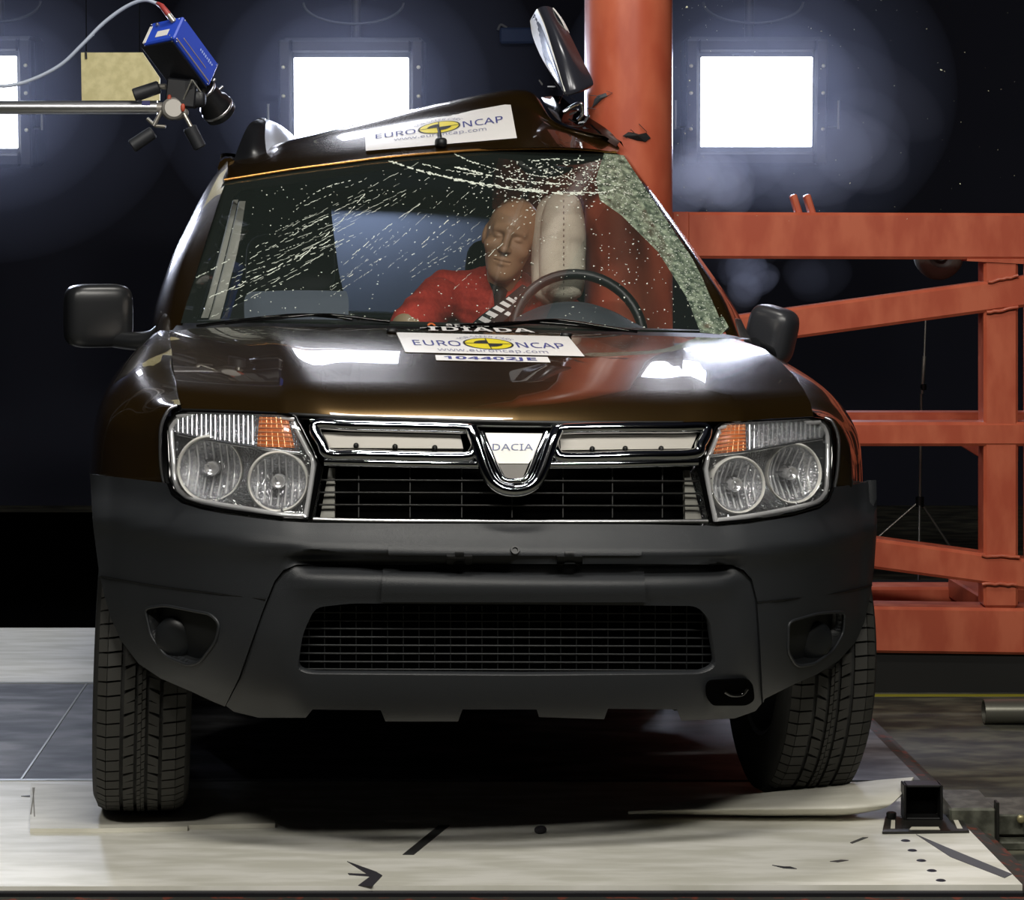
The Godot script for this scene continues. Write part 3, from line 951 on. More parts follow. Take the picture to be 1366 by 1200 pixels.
func barrier() -> void:
	var pc := W(838.5, 326, POLEZ)
	var sh := Vector3(pc.x + 0.7, FLOOR, -7.4)
	var t := thing("barrier_frame", "red steel pole and welded beam frame that the car has struck", "barrier", Transform3D(Basis.IDENTITY, sh))
	var Z := 7.55
	var k := Z / F
	var PR := 58.7 * POLEZ / F
	var mb := Mb.new()
	lathe(mb, [Vector2(PR, FLOOR + 0.12), Vector2(PR, 5.19)], 64, Transform3D(Basis.IDENTITY, Vector3(pc.x, 0, pc.z)))
	lathe(mb, [Vector2(0, FLOOR + 0.12), Vector2(PR, FLOOR + 0.12)], 64, Transform3D(Basis.IDENTITY, Vector3(pc.x, 0, pc.z)))
	obj("impact_pole", mb, M.red, t, sh, "round red impact pole")
	mb = Mb.new()
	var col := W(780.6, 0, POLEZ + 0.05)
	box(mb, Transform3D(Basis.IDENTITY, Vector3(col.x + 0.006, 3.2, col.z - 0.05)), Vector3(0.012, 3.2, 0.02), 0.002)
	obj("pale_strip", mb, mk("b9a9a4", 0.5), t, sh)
	# struts that carry the pole back to the frame
	for y in [1.3, 0.25, 2.6]:
		mb = Mb.new()
		beam(mb, Vector3(pc.x, y, pc.z - 0.10), Vector3(pc.x, y, -7.98), 0.13, 0.15)
		obj("pole_strut", mb, M.red, t, sh)
	mb = Mb.new()
	beam(mb, Vector3(pc.x, FLOOR + 0.12, -8.05), Vector3(pc.x, 4.0, -8.05), 0.15, 0.15, Vector3.FORWARD)
	obj("rear_column", mb, M.red, t, sh)
	hbeam(t, "beam", 880, 282.5, 1560, 285, 62 * k, Z, 0.15, sh, "top beam")
	mb = Mb.new()
	box(mb, Transform3D(Basis.IDENTITY, (W(908, 314, Z) + Vector3(0, 0, 0.004))), Vector3(22 * k, 63 * k, 0.02), 0.003)
	obj("joint_plate", mb, M.red, t, sh)
	# sloped braces, floor beams
	hbeam(t, "brace", 960, 424, 1420, 361, 41 * k, Z, 0.11, sh, "rising brace")
	hbeam(t, "beam", 950, 563, 1560, 563, 32 * k, Z, 0.11, sh)
	hbeam(t, "brace", 950, 689, 1560, 772, 40 * k, Z, 0.11, sh, "falling brace")
	hbeam(t, "beam", 945, 806, 1560, 814, 62 * k, Z, 0.14, sh, "bottom beam")
	for q in [[1313, 1359, 344, 0], [1490, 1536, 344, 0], [938, 980, 432, 0]]:
		mb = Mb.new()
		var a := W(q[0], q[2], Z); var b := W(q[1], 811, Z)
		beam(mb, Vector3((a.x + b.x) * 0.5, a.y, -Z - 0.056), Vector3((a.x + b.x) * 0.5, b.y, -Z - 0.056), b.x - a.x, 0.104, Vector3.FORWARD, 0.009)
		obj("post", mb, M.red, t, sh)
	# the same frame at the rear, 0.5 m further back
	var Z2 := 8.0
	hbeam(t, "beam", 990, 550, 1560, 550, 0.10, Z2, 0.11, sh, "rear middle beam")
	hbeam(t, "beam", 900, 290, 1560, 292, 0.13, Z2 + .05, 0.13, sh, "rear top beam")
	hbeam(t, "beam", 1040, 783, 1560, 783, 0.13, Z2, 0.13, sh, "rear bottom beam")
	for q in [[1283, 575], [1283, 786]]:
		mb = Mb.new()
		beam(mb, W(1340, q[1] + 30, Z + .1), W(q[0], q[1] - 4, Z2 + 0.02), 0.10, 0.07)
		obj("cross_beam", mb, M.red, t, sh)
	mb = Mb.new()
	beam(mb, Vector3(W(1395, 0, Z2).x, FLOOR + 0.14, -Z2 - .05), Vector3(W(1395, 0, Z2).x, 1.45, -Z2 - .05), 0.11, 0.1, Vector3.FORWARD)
	obj("post", mb, M.red, t, sh)
	# gussets and welds
	mb = Mb.new()
	slab(mb, [W(1290, 348, Z - .001), W(1366, 352, Z - .001), W(1366, 345, Z - .001), W(1290, 345, Z - .001)], Vector3(0, 0, -0.1))
	obj("gusset", mb, M.red, t, sh)
	for q in [[1316, 416, 1358, 410], [1310, 741, 1360, 743], [1310, 778, 1356, 780], [1318, 376, 1358, 368]]:
		mb = Mb.new()
		var pts: Array = []
		for i in 9:
			var u := i / 8.0
			pts.append(W(lerpf(q[0], q[2], u), lerpf(q[1], q[3], u) + rng.randf_range(-1.2, 1.2), Z - 0.003))
		tube(mb, pts, 0.006, 6)
		obj("weld_bead", mb, M.red, t, sh)
	for q in [[1062, 283], [1080, 283]]:
		mb = Mb.new()
		var p := W(q[0], q[1], Z + 0.06)
		box(mb, Transform3D(Basis(Vector3.FORWARD, -0.3), p + Vector3(0, 0.02, 0)), Vector3(0.02, 0.075, 0.06), 0.004)
		obj("lug", mb, M.red, t, sh)
	# the black block that it all stands on
	mb = Mb.new()
	var bx0 := W(870, 0, 7.9).x
	slab(mb, [Vector3(bx0, 0.068, -7.57), Vector3(4.2, 0.068, -7.57), Vector3(4.2, 0.068, -9.2), Vector3(bx0, 0.068, -9.2)], Vector3(0, FLOOR - 0.068, 0))
	obj("plinth", mb, mk("0d0d0c", 0.8), t, sh, "black plinth")
	mb = Mb.new()
	for i in 5:
		box(mb, Transform3D(Basis.IDENTITY, Vector3(0.9 + i * 0.7, 0.075, -8.07)), Vector3(0.12, 0.015, 0.13), 0.002); mb.cut()
	obj("packer", mb, M.black, t, sh)

	# what is stuck to the pole
	var f := func(px: float, py: float) -> Vector3:      # a point of the pole's face
		var d := Vector3((px - CX) / F, (HY - py) / F, -1.0)
		var ox := -pc.x; var oz := -pc.z
		var A := d.x * d.x + d.z * d.z
		var B := 2.0 * (ox * d.x + oz * d.z)
		var Cq := ox * ox + oz * oz - (PR + .001) * (PR + .001)
		return Vector3(0, CAMH, 0) + d * ((-B - sqrt(maxf(B * B - 4 * A * Cq, 0.0))) / (2 * A))
	for q in [["torn_trim", "ragged black scrap of trim stuck high on the red pole's middle", [[831, 181], [838, 176], [846, 177], [852, 179], [862, 177], [868, 184], [861, 189], [850, 187], [840, 184]], "141416"],
			["torn_trim", "grey torn scrap stuck at the left edge of the red pole", [[790, 143], [793, 132], [798, 127], [808, 124], [810, 128], [802, 133], [796, 139]], "4a4d52"]]:
		var c0: Vector3 = f.call(q[2][0][0], q[2][0][1])
		var o := thing(q[0], q[1], "scrap", Transform3D(Basis.IDENTITY, c0))
		mb = Mb.new()
		var pts3: Array = []
		var ctr := Vector3.ZERO
		for p in q[2]:
			pts3.append(f.call(p[0], p[1]) + Vector3(0, 0, 0.003)); ctr += pts3[-1]
		ctr = ctr / pts3.size() + Vector3(0, 0.002, 0.012)
		for i in pts3.size():
			mb.flat(ctr, pts3[i], pts3[(i + 1) % pts3.size()], Vector3(0, 0, 1))
			mb.flat(ctr - Vector3(0, 0, .012), pts3[i] - Vector3(0, 0, .004), pts3[(i + 1) % pts3.size()] - Vector3(0, 0, .004), Vector3(0, 0, -1))
			mb.quad(pts3[i], pts3[(i + 1) % pts3.size()], pts3[(i + 1) % pts3.size()] - Vector3(0, 0, .004), pts3[i] - Vector3(0, 0, .004), pts3[i] - ctr)
		obj("scrap", mb, mk(q[3], 0.7), o, c0)
		mb = Mb.new()
		for i in 3:
			tube(mb, [pts3[i * 2], pts3[i * 2] + Vector3(rng.randf_range(-.02, .02), rng.randf_range(-0.01, .02), .01), pts3[i * 2] + Vector3(rng.randf_range(-.03, .03), rng.randf_range(-0.01, .03), .008)], 0.001, 5); mb.cut()
		obj("fibre", mb, mk(q[3], 0.7), o, c0)

# ================================================================ the car
var car_root: Node3D
var HL := {}

func car() -> void:
	var t := thing("car", "dark brown crossover car with shattered windscreen, its roof crushed against the red pole", "car", carT)
	car_root = t
	car_front(t)
	headlamp(t, poly([235, 552, 244, 549, 384, 553.5, 395, 556, 402, 570, 418, 602, 425, 619, 413.5, 690, 410, 692, 376, 690.5, 341, 686, 298, 680, 270, 674, 247, 667, 233, 656, 227, 640, 225, 614, 223, 575, 224, 565]),
		[240, 579, 274, 586, 337, 596, 400, 604], 343, [[281, 625, 43, 41], [371, 642, 39, 37]], [346, 556, 384, 557, 393, 597, 343, 595], false)
	headlamp(t, poly([961.5, 565, 1083, 558, 1098, 560, 1107, 571, 1110, 591, 1109, 649.5, 1103, 665, 1092, 674, 1058, 684, 997, 694, 954, 698, 949, 696, 935, 625, 943, 599, 955, 571]),
		[945, 608, 997, 602, 1058, 591, 1096, 585], 996, [[1057, 631, 36, 38], [983, 646.5, 34, 35]], [963, 567, 994, 566, 995, 600, 952, 605], true)
	car_hood(t)
	for s in [-1.0, 1.0]:
		car_side(t, s)
	car_screen(t)
	car_roof(t)
	car_inside(t)
	car_details(t)
	wheel(t, Vector3(-0.785, 0.336, -0.83), 0.0, 0.0)
	wheel(t, Vector3(0.818, 0.368, -0.85), deg_to_rad(0.5), deg_to_rad(-1.0))
	wheel(t, Vector3(-0.785, 0.324, -3.50), 0.0, 0.0)
	wheel(t, Vector3(0.785, 0.367, -3.50), 0.0, 0.0)

func car_front(t: Node3D) -> void:
	var bumper := node("front_bumper", t, "matt dark grey plastic front bumper")
	var outline := poly([120, 632, 170, 638, 222, 644, 228, 660, 242, 671, 268, 679, 298, 685, 341, 691, 376, 695, 412, 697, 520, 698, 686, 698.5, 850, 699, 946, 701, 956, 702, 997, 698.5, 1058, 688.5, 1092, 679, 1106, 668.5, 1113, 652, 1114, 649.5, 1140, 646, 1169, 640,
		1170, 700, 1166, 760, 1161, 795, 1153, 830, 1142, 855, 1120, 880, 1090, 899, 1060, 912, 1020, 932, 1018, 938, 1014, 860, 1010, 800, 1003, 772, 992, 760, 975, 753, 860, 752, 700, 752, 520, 751, 395, 753, 378, 760, 366, 775, 350, 815, 318, 905, 300, 942, 285, 936, 255, 922, 215, 905, 185, 885, 162, 855, 148, 825, 138, 790, 131, 755, 124, 700])
	var fogL := rounded(poly([193, 811, 220, 807, 282, 819, 293, 832, 288, 855, 266, 884, 250, 887, 221, 875, 201, 848]), 8)
	var fogR := rounded(poly([1052, 829, 1090, 818, 1127, 815, 1125, 844, 1112, 867, 1087, 885, 1063, 889, 1051, 870]), 8)
	var mb := Mb.new()
	panel(mb, outline, [fogL, fogR], front_g, 0.0, 11.0, 0.02)
	obj("bumper_cover", mb, M.plastic, bumper)
	var mid := poly([301.5, 941, 320, 906, 352, 815, 368, 776, 380, 761.5, 395, 755, 520, 753, 700, 754, 860, 754, 975, 755, 991, 762, 1001, 773, 1008, 800, 1012, 860, 1016, 938, 1008, 948, 980, 958, 909, 961, 903, 946, 811, 945, 806, 959, 719, 956, 716, 946, 617, 946, 611, 962, 514, 962, 508, 947, 417, 946, 408, 957, 345, 957, 312, 949])
	var intake := rounded(poly([396, 894, 404, 845, 420, 810, 470, 804.5, 700, 806, 930, 808, 947, 826, 956, 890, 935, 899, 700, 901, 415, 899]), 12)
	mb = Mb.new()
	panel(mb, mid, [intake], front_g, 0.008, 11.0, 0.022)
	obj("skid_panel", mb, M.plastic, bumper)
	mb = Mb.new()
	panel(mb, rounded(poly([518, 727, 856, 728, 856, 741, 518, 741]), 3), [], front_g, -0.007, 10.0, 0.012)
	obj("trim_ledge", mb, M.plastic, bumper)
	mb = Mb.new()
	panel(mb, poly([511, 757, 520, 753.5, 850, 754.5, 859, 758, 862, 803, 508, 803]), [], front_g, -0.004, 10.0, 0.018)
	obj("plate_mount", mb, M.plastic, bumper)
	for x in [613.0, 760.0]:
		mb = Mb.new()
		panel(mb, poly([x - 17, 742, x - 6, 742, x - 6, 735, x + 6, 735, x + 6, 742, x + 17, 742, x + 17, 752, x + 10, 754, x + 6, 750, x - 6, 750, x - 10, 754, x - 17, 752]), [], front_g, -0.014, 8.0, 0.014)
		obj("plate_clip", mb, M.black, bumper)
	mb = Mb.new()
	var sc := hit(687, 734, front_g, -0.010)
	lathe(mb, [Vector2(0, .0), Vector2(.005, .0), Vector2(.006, .004), Vector2(.009, .004), Vector2(.010, 0)], 16, Transform3D(basis_y(grad(front_g, sc)), sc))
	obj("screw", mb, M.black, bumper)
	# intake
	mb = Mb.new()
	panel(mb, poly([380, 790, 970, 792, 975, 915, 375, 915]), [], front_g, 0.10, 30.0, 0.0)
	obj("radiator", mb, M.void, bumper)
	mb = Mb.new()
	for y in [816, 827, 838, 849, 860, 871, 882, 892]:
		tube(mb, smooth(on_front([400, y, 500, y + .5, 690, y + 1, 850, y + 1.5, 950, y + 2], 0.045), 3), 0.0022, 5)
	for i in 26:
		var x := 412.0 + i * 21.0
		tube(mb, on_front([x, 808, x, 897], 0.047), 0.0013, 4)
	obj("intake_grille", mb, M.plastic_dark, bumper)
	# fog lamp pockets
	for q in [[fogL, 232.0, 851.0, 27.0, 1.0], [fogR, 1089.0, 856.0, 25.0, -1.0]]:
		var lo: Vector2 = q[0][0]
		var hi := lo
		for p in q[0]:
			lo = lo.min(p); hi = hi.max(p)
		mb = Mb.new()
		panel(mb, poly([lo.x - 4, lo.y - 4, hi.x + 4, lo.y - 4, hi.x + 4, hi.y + 4, lo.x - 4, hi.y + 4]), [], front_g, 0.05, 12.0, 0.0)
		wall(mb, q[0], front_g, 0.0, 0.06, 8.0)
		obj("fog_pocket", mb, M.plastic_dark, bumper)
		mb = Mb.new()
		var fc := hit(q[1], q[2], front_g, 0.035)
		var nf := (grad(front_g, fc) + Vector3(0, 0, 1.2)).normalized()
		lathe(mb, [Vector2(0.0, 0.012), Vector2(0.025, 0.011), Vector2(0.040, 0.006), Vector2(0.045, 0.0), Vector2(0.047, -0.02)], 28, Transform3D(basis_y(nf), fc), 0.3)
		obj("fog_blank", mb, mk("1b1d1f", 0.4), bumper)
		mb = Mb.new()
		var lip: Array = []
		for p in q[0]: lip.append(hit(p.x, p.y, front_g, -0.001))
		tube(mb, lip, 0.0035, 6, true)
		obj("fog_lip", mb, M.plastic, bumper)
	# tow eye pocket
	mb = Mb.new()
	var tow: PackedVector2Array = rounded(poly([943, 908, 1004, 906, 1007, 934, 996, 941, 950, 941, 943, 930]), 12)
	panel(mb, tow, [], front_g, -0.003, 10.0, 0.006)
	obj("tow_cover", mb, M.void, bumper)
	mb = Mb.new()
	tube(mb, smooth(on_front([966, 922, 976, 927, 990, 926, 997, 918], -0.006), 4), 0.004, 8)
	obj("tow_eye", mb, M.gloss_black, bumper)
	mb = Mb.new()
	for q in [[133, 768, 209, 781, 280, 790, 354, 799], [1163, 780, 1120, 790, 1060, 798, 1010, 803]]:
		tube(mb, smooth(on_front(q, -0.0012), 4), 0.0018, 5); mb.cut()
	obj("seam", mb, M.black, bumper)

	# lower black grille
	var gr := node("grille", t, "black slatted grille with a bright lower lip")
	mb = Mb.new()
	panel(mb, poly([405, 556, 960, 560, 955, 700, 405, 700]), [], front_g, 0.13, 20.0, 0.0)
	obj("grille_backing", mb, M.void, gr)
	for y in [640.0, 656.5, 673.0]:
		mb = Mb.new()
		tube(mb, smooth(on_front([426, y, 500, y, 686, y + 0.8, 850, y + 1.2, 938, y + 1.5], 0.024), 4), 0.0036, 8, false, -1.0, 0.6)
		obj("slat", mb, mk("1e1e1d", 0.35, 0.2), gr)
	for x in [478.5, 547.0, 616.0, 683.0, 751.0, 817.0, 883.5]:
		mb = Mb.new()
		tube(mb, smooth(on_front([x, 622, x, 650, x, 690], 0.03), 3), 0.0018, 6)
		obj("upright", mb, mk("232322", 0.4), gr)
	for q in [[439, 624, 446.5, 624, 446.5, 690, 427, 690], [913, 627, 920, 627, 936, 692, 914, 692]]:
		mb = Mb.new()
		panel(mb, poly(q), [], front_g, 0.04, 10.0, 0.01)
		obj("side_post", mb, mk("77766f", 0.5), gr)
	mb = Mb.new()
	tube(mb, smooth(on_front([418, 692.5, 500, 694.5, 686, 695.5, 850, 695.5, 944, 695], 0.004), 5), 0.0045, 8)
	obj("lower_lip", mb, M.silver, gr)
	for q in [[429, 622, 414, 692], [932, 625, 947, 695]]:
		mb = Mb.new()
		tube(mb, on_front(q, 0.004), 0.004, 8)
		obj("grille_edge", mb, M.gloss_black, gr)

	# chrome frame with its two slots
	var ch := node("chrome_grille_frame", t, "chrome frame round two pale slots")
	for q in [[421, 566.5, 470, 567.5, 560, 569.5, 620, 571.5, 633, 577, 636, 590, 631, 604, 618, 609.5, 560, 609, 480, 607, 440, 606, 430, 592], [752, 572, 830, 570.5, 900, 570.5, 938, 570, 942, 578, 935, 592, 924, 606, 850, 608, 758, 610.5, 742, 604, 738, 590, 741, 578]]:
		mb = Mb.new()
		tube(mb, smooth(on_front(q, -0.006), 5, true), 0.0125, 14, true)
		obj("chrome_loop", mb, M.chrome, ch)
	mb = Mb.new()
	for q in [[433, 615.5, 500, 617, 570, 618.5, 644, 619.5], [733, 619.5, 800, 619, 870, 617.5, 930, 616]]:
		tube(mb, smooth(on_front(q, -0.002), 4), 0.0095, 12)
	for q in [[414, 560.5, 500, 562, 686, 567, 850, 566, 952, 563]]:
		tube(mb, smooth(on_front(q, 0.004), 5), 0.006, 10)
	obj("chrome_bar", mb, M.chrome, ch)
	for q in [[428, 576, 614, 580, 618, 598, 440, 597], [747, 580, 930, 579, 922, 598, 748, 600]]:
		mb = Mb.new()
		panel(mb, poly(q), [], front_g, 0.012, 12.0, 0.01)
		obj("slot_panel", mb, mk("b9b4ab", 0.45), ch)
	for q in [[475, 596], [527, 597.5], [580, 599], [834, 600], [882, 600], [790, 600.5]]:
		mb = Mb.new()
		var p := hit(q[0], q[1] - 2, front_g, 0.006)
		pebble(mb, Transform3D(Basis.IDENTITY, p), Vector3(0.012, 0.012, 0.012), 1, 1, 12, 8)
		obj("stud", mb, M.black, ch)
	# badge
	var bd := node("badge", t, "chrome shield badge with a white name plate")
	mb = Mb.new()
	tube(mb, smooth(on_front([628, 571, 634, 585, 641, 606, 648, 626, 657, 643, 670, 652, 686, 654.5, 702, 652, 715, 643, 724, 626, 731, 606, 738, 585, 744, 573], -0.018), 5), 0.0135, 14)
	mb.cut()
	tube(mb, smooth(on_front([642, 576, 652, 600, 663, 626, 671, 639, 686, 642, 701, 639, 709, 626, 719, 600, 729, 577], -0.018), 5), 0.0075, 10)
	obj("badge_loop", mb, M.chrome, bd)
	mb = Mb.new()
	panel(mb, poly([643, 577, 727, 578, 718, 600, 705, 618, 665, 618, 653, 600]), [], front_g, -0.017, 10.0, 0.01)
	obj("name_plate", mb, mk("ecebe6", 0.35), bd)
	mb = Mb.new()
	panel(mb, poly([665, 619, 705, 619, 697, 638, 675, 638]), [], front_g, -0.014, 10.0, 0.01)
	obj("lower_plate", mb, mk("6b6762", 0.4), bd)
	mb = Mb.new()
	letters(mb, "DACIA", 54.0, 8.6, func(x: float, y: float) -> Vector3: return hit(684 + x, 600.3 - y, front_g, -0.0185), Vector3(0, 0, 1))
	obj("badge_lettering", mb, mk("5a638f", 0.4), bd)

func headlamp(t: Node3D, out: PackedVector2Array, div: Array, amber_edge: float, rounds: Array, amber: Array, right: bool) -> void:
	var h := node("headlamp", t, "clear headlamp with two round reflectors and an amber corner")
	var mb := Mb.new()
	var wells: Array = []
	for r in rounds:
		var ring := PackedVector2Array()
		for i in 28: ring.append(Vector2(r[0] + cos(TAU * i / 28) * (r[2] + 1.0), r[1] + sin(TAU * i / 28) * (r[3] + 1.0)))
		wells.append(ring)
	panel(mb, out, wells, front_g, 0.055, 10.0, 0.0)
	wall(mb, out, front_g, 0.0, 0.057, 8.0)
	var bowl := bumpy(mk("a9abb0", 0.08, 0.92), 31, 0.10, Vector3(7, 7, 7), 0.8)
	obj("lamp_bucket", mb, bowl, h)
	mb = Mb.new()
	var rim: Array = []
	for p in out: rim.append(hit(p.x, p.y, front_g, 0.0))
	tube(mb, rim, 0.0042, 8, true)
	obj("lamp_seal", mb, M.gloss_black, h)
	# bright inner edge
	mb = Mb.new()
	var c := Vector2.ZERO
	for p in out: c += p
	c /= out.size()
	var inr: Array = []
	for p in out:
		var q: Vector2 = p + (c - p).normalized() * 6.5
		inr.append(hit(q.x, q.y, front_g, 0.012))
	tube(mb, smooth(inr, 2, true), 0.0055, 8, true)
	obj("bright_edge", mb, mk("e4e4e6", 0.12, 0.55), h)
	# reflectors
	for k in 2:
		var r: Array = rounds[k]
		var ctr := hit(r[0], r[1], front_g, 0.038 if k == 0 else 0.028)
		var ex := C(r[0] + minf(r[2], r[3]), r[1], -ctr.z) - C(r[0], r[1], -ctr.z)
		var R := ex.length()
		var fw := (Vector3(0, 0, 1) + grad(front_g, ctr) * 0.35).normalized()
		var xf := Transform3D(basis_y(fw), ctr)
		mb = Mb.new()
		var pr: Array = []
		for i in 10:
			var u := i / 9.0
			pr.append(Vector2(maxf(R * u, 0.0), -0.055 * (1.0 - u * u) + 0.004))
		lathe(mb, pr, 36, xf, 0.3)
		obj("reflector", mb, bumpy(mk("d6d8dc", 0.04, 0.9), 40 + k, 0.05, Vector3(9, 9, 9), 0.5), h)
		mb = Mb.new()
		lathe(mb, [Vector2(R * 1.0, 0.0), Vector2(R * 1.02, 0.012), Vector2(R * 1.06, 0.014), Vector2(R * 1.12, 0.006), Vector2(R * 1.13, -0.03)], 44, xf, 0.3)
		obj("bezel", mb, mk("eceae4", 0.15, 0.3), h)
		mb = Mb.new()
		lathe(mb, [Vector2(0, -0.004), Vector2(0.006, -0.003), Vector2(0.008, 0.0), Vector2(0.013, 0.001), Vector2(0.016, -0.004), Vector2(0.016, -0.04)], 20, xf, 0.5)
		obj("bulb_cap", mb, mk("e2e2e4", 0.1, 0.7), h)
		mb = Mb.new()
		for s in [-1.0, 1.0]:
			tube(mb, [xf * Vector3(s * 0.018, -0.04, -0.012), xf * Vector3(s * 0.018, -0.006, -0.012), xf * Vector3(s * 0.004, 0.002, -0.004)], 0.0016, 6)
		tube(mb, [xf * Vector3(0, -0.004, 0.0), xf * Vector3(0, -0.03, -0.028)], 0.003, 8)
		obj("bulb_bracket", mb, M.chrome_soft, h)
		# upright flutes of the reflector
		mb = Mb.new()
		for i in 7:
			var a := -0.75 + i * 0.25
			var hh := sqrt(1.0 - a * a) * 0.92
			tube(mb, smooth([xf * Vector3(-hh * R, -0.055 * (1 - a * a - hh * hh) + 0.002, a * R), xf * Vector3(0, -0.055 * (1 - a * a) + 0.004, a * R), xf * Vector3(hh * R, -0.055 * (1 - a * a - hh * hh) + 0.002, a * R)], 6), 0.0024, 6)
		obj("flute", mb, mk("e6e6e8", 0.12, 0.6), h)
	# divider between the indicator strip and the round lamps
	mb = Mb.new()
	tube(mb, smooth(on_front(div, 0.009), 4), 0.0036, 8)
	obj("divider", mb, M.chrome_soft, h)
	var dy := func(x: float) -> float:
		for i in range(0, div.size() - 2, 2):
			if (x - div[i]) * (x - div[i + 2]) <= 0.0:
				return lerpf(div[i + 1], div[i + 3], (x - div[i]) / (div[i + 2] - div[i]))
		return div[1] if absf(x - div[0]) < absf(x - div[div.size() - 2]) else div[div.size() - 1]
	# the box of the indicator strip closes off the tops of the round lamps
	mb = Mb.new()
	var strip := PackedVector2Array()
	for i in range(0, div.size(), 2): strip.append(Vector2(div[i], div[i + 1] - 0.5))
	if right: strip.append_array(poly([1104, 574, 1097, 563, 1083, 560, 962, 567, 956, 574]))
	else: strip.append_array(poly([396, 560, 384, 555, 244, 551, 229, 560, 228, 574]))
	panel(mb, strip, [], front_g, 0.012, 8.0, 0.03)
	obj("indicator_box", mb, bowl, h)
	mb = Mb.new()
	var x := 238.0 if not right else 1000.0
	var top0 := 553.0
	while x < (340.0 if not right else 1098.0):
		var ty: float = (552.5 + (x - 238) * 0.02) if not right else (567.0 - (x - 1000) * 0.055)
		tube(mb, on_front([x, ty, x, dy.call(x) - 3.0], 0.010), 0.0024, 7)
		x += 6.2
	obj("clear_rib", mb, mk("dfe0e2", 0.06, 0.8), h)
	mb = Mb.new()
	panel(mb, poly(amber), [], front_g, 0.010, 8.0, 0.006)
	obj("amber_indicator", mb, M.amber, h)
	mb = Mb.new()
	for i in 7:
		var u := (i + 0.5) / 7.0
		var a0 := Vector2(amber[0], amber[1]).lerp(Vector2(amber[6], amber[7]), u)
		var a1 := Vector2(amber[2], amber[3]).lerp(Vector2(amber[4], amber[5]), u)
		tube(mb, on_front([a0.x, a0.y, a1.x, a1.y], 0.008), 0.0022, 6)
	for i in 6:
		var u := (i + 0.5) / 6.0
		var a0 := Vector2(amber[0], amber[1]).lerp(Vector2(amber[2], amber[3]), u)
		var a1 := Vector2(amber[6], amber[7]).lerp(Vector2(amber[4], amber[5]), u)
		tube(mb, on_front([a0.x, a0.y, a1.x, a1.y], 0.009), 0.0016, 6)
	obj("amber_rib", mb, mk("d9905a", 0.12, 0.5), h)
	# beads of bright plastic round the edge
	mb = Mb.new()
	for i in 64:
		var q: Vector2 = out[i % out.size()].lerp(out[(i + 1) % out.size()], rng.randf())
		q += (c - q).normalized() * rng.randf_range(8, 17)
		pebble(mb, Transform3D(Basis(Vector3(0, 0, 1), rng.randf() * 3), hit(q.x, q.y, front_g, 0.024)), Vector3(rng.randf_range(.005, .012), rng.randf_range(.004, .007), 0.006), 1, 1, 8, 6)
	obj("lamp_facet", mb, M.chrome, h).set_meta("kind", "stuff")
	mb = Mb.new()
	panel(mb, out, [], front_g, 0.0, 12.0, 0.0)
	obj("lamp_lens", mb, M.clear, h)

func hoodp(list: Array, off := 0.0) -> Array:
	var out: Array = []
	for i in range(0, list.size(), 2): out.append(hit(list[i], list[i + 1], hood_g, off))
	return out

# a place on a four-cornered patch of the picture: u, v in 0..1, v down
func quadpx(q: Array, u: float, v: float) -> Vector2:
	var a := Vector2(q[0], q[1]).lerp(Vector2(q[2], q[3]), u)
	var b := Vector2(q[6], q[7]).lerp(Vector2(q[4], q[5]), u)
	return a.lerp(b, v)

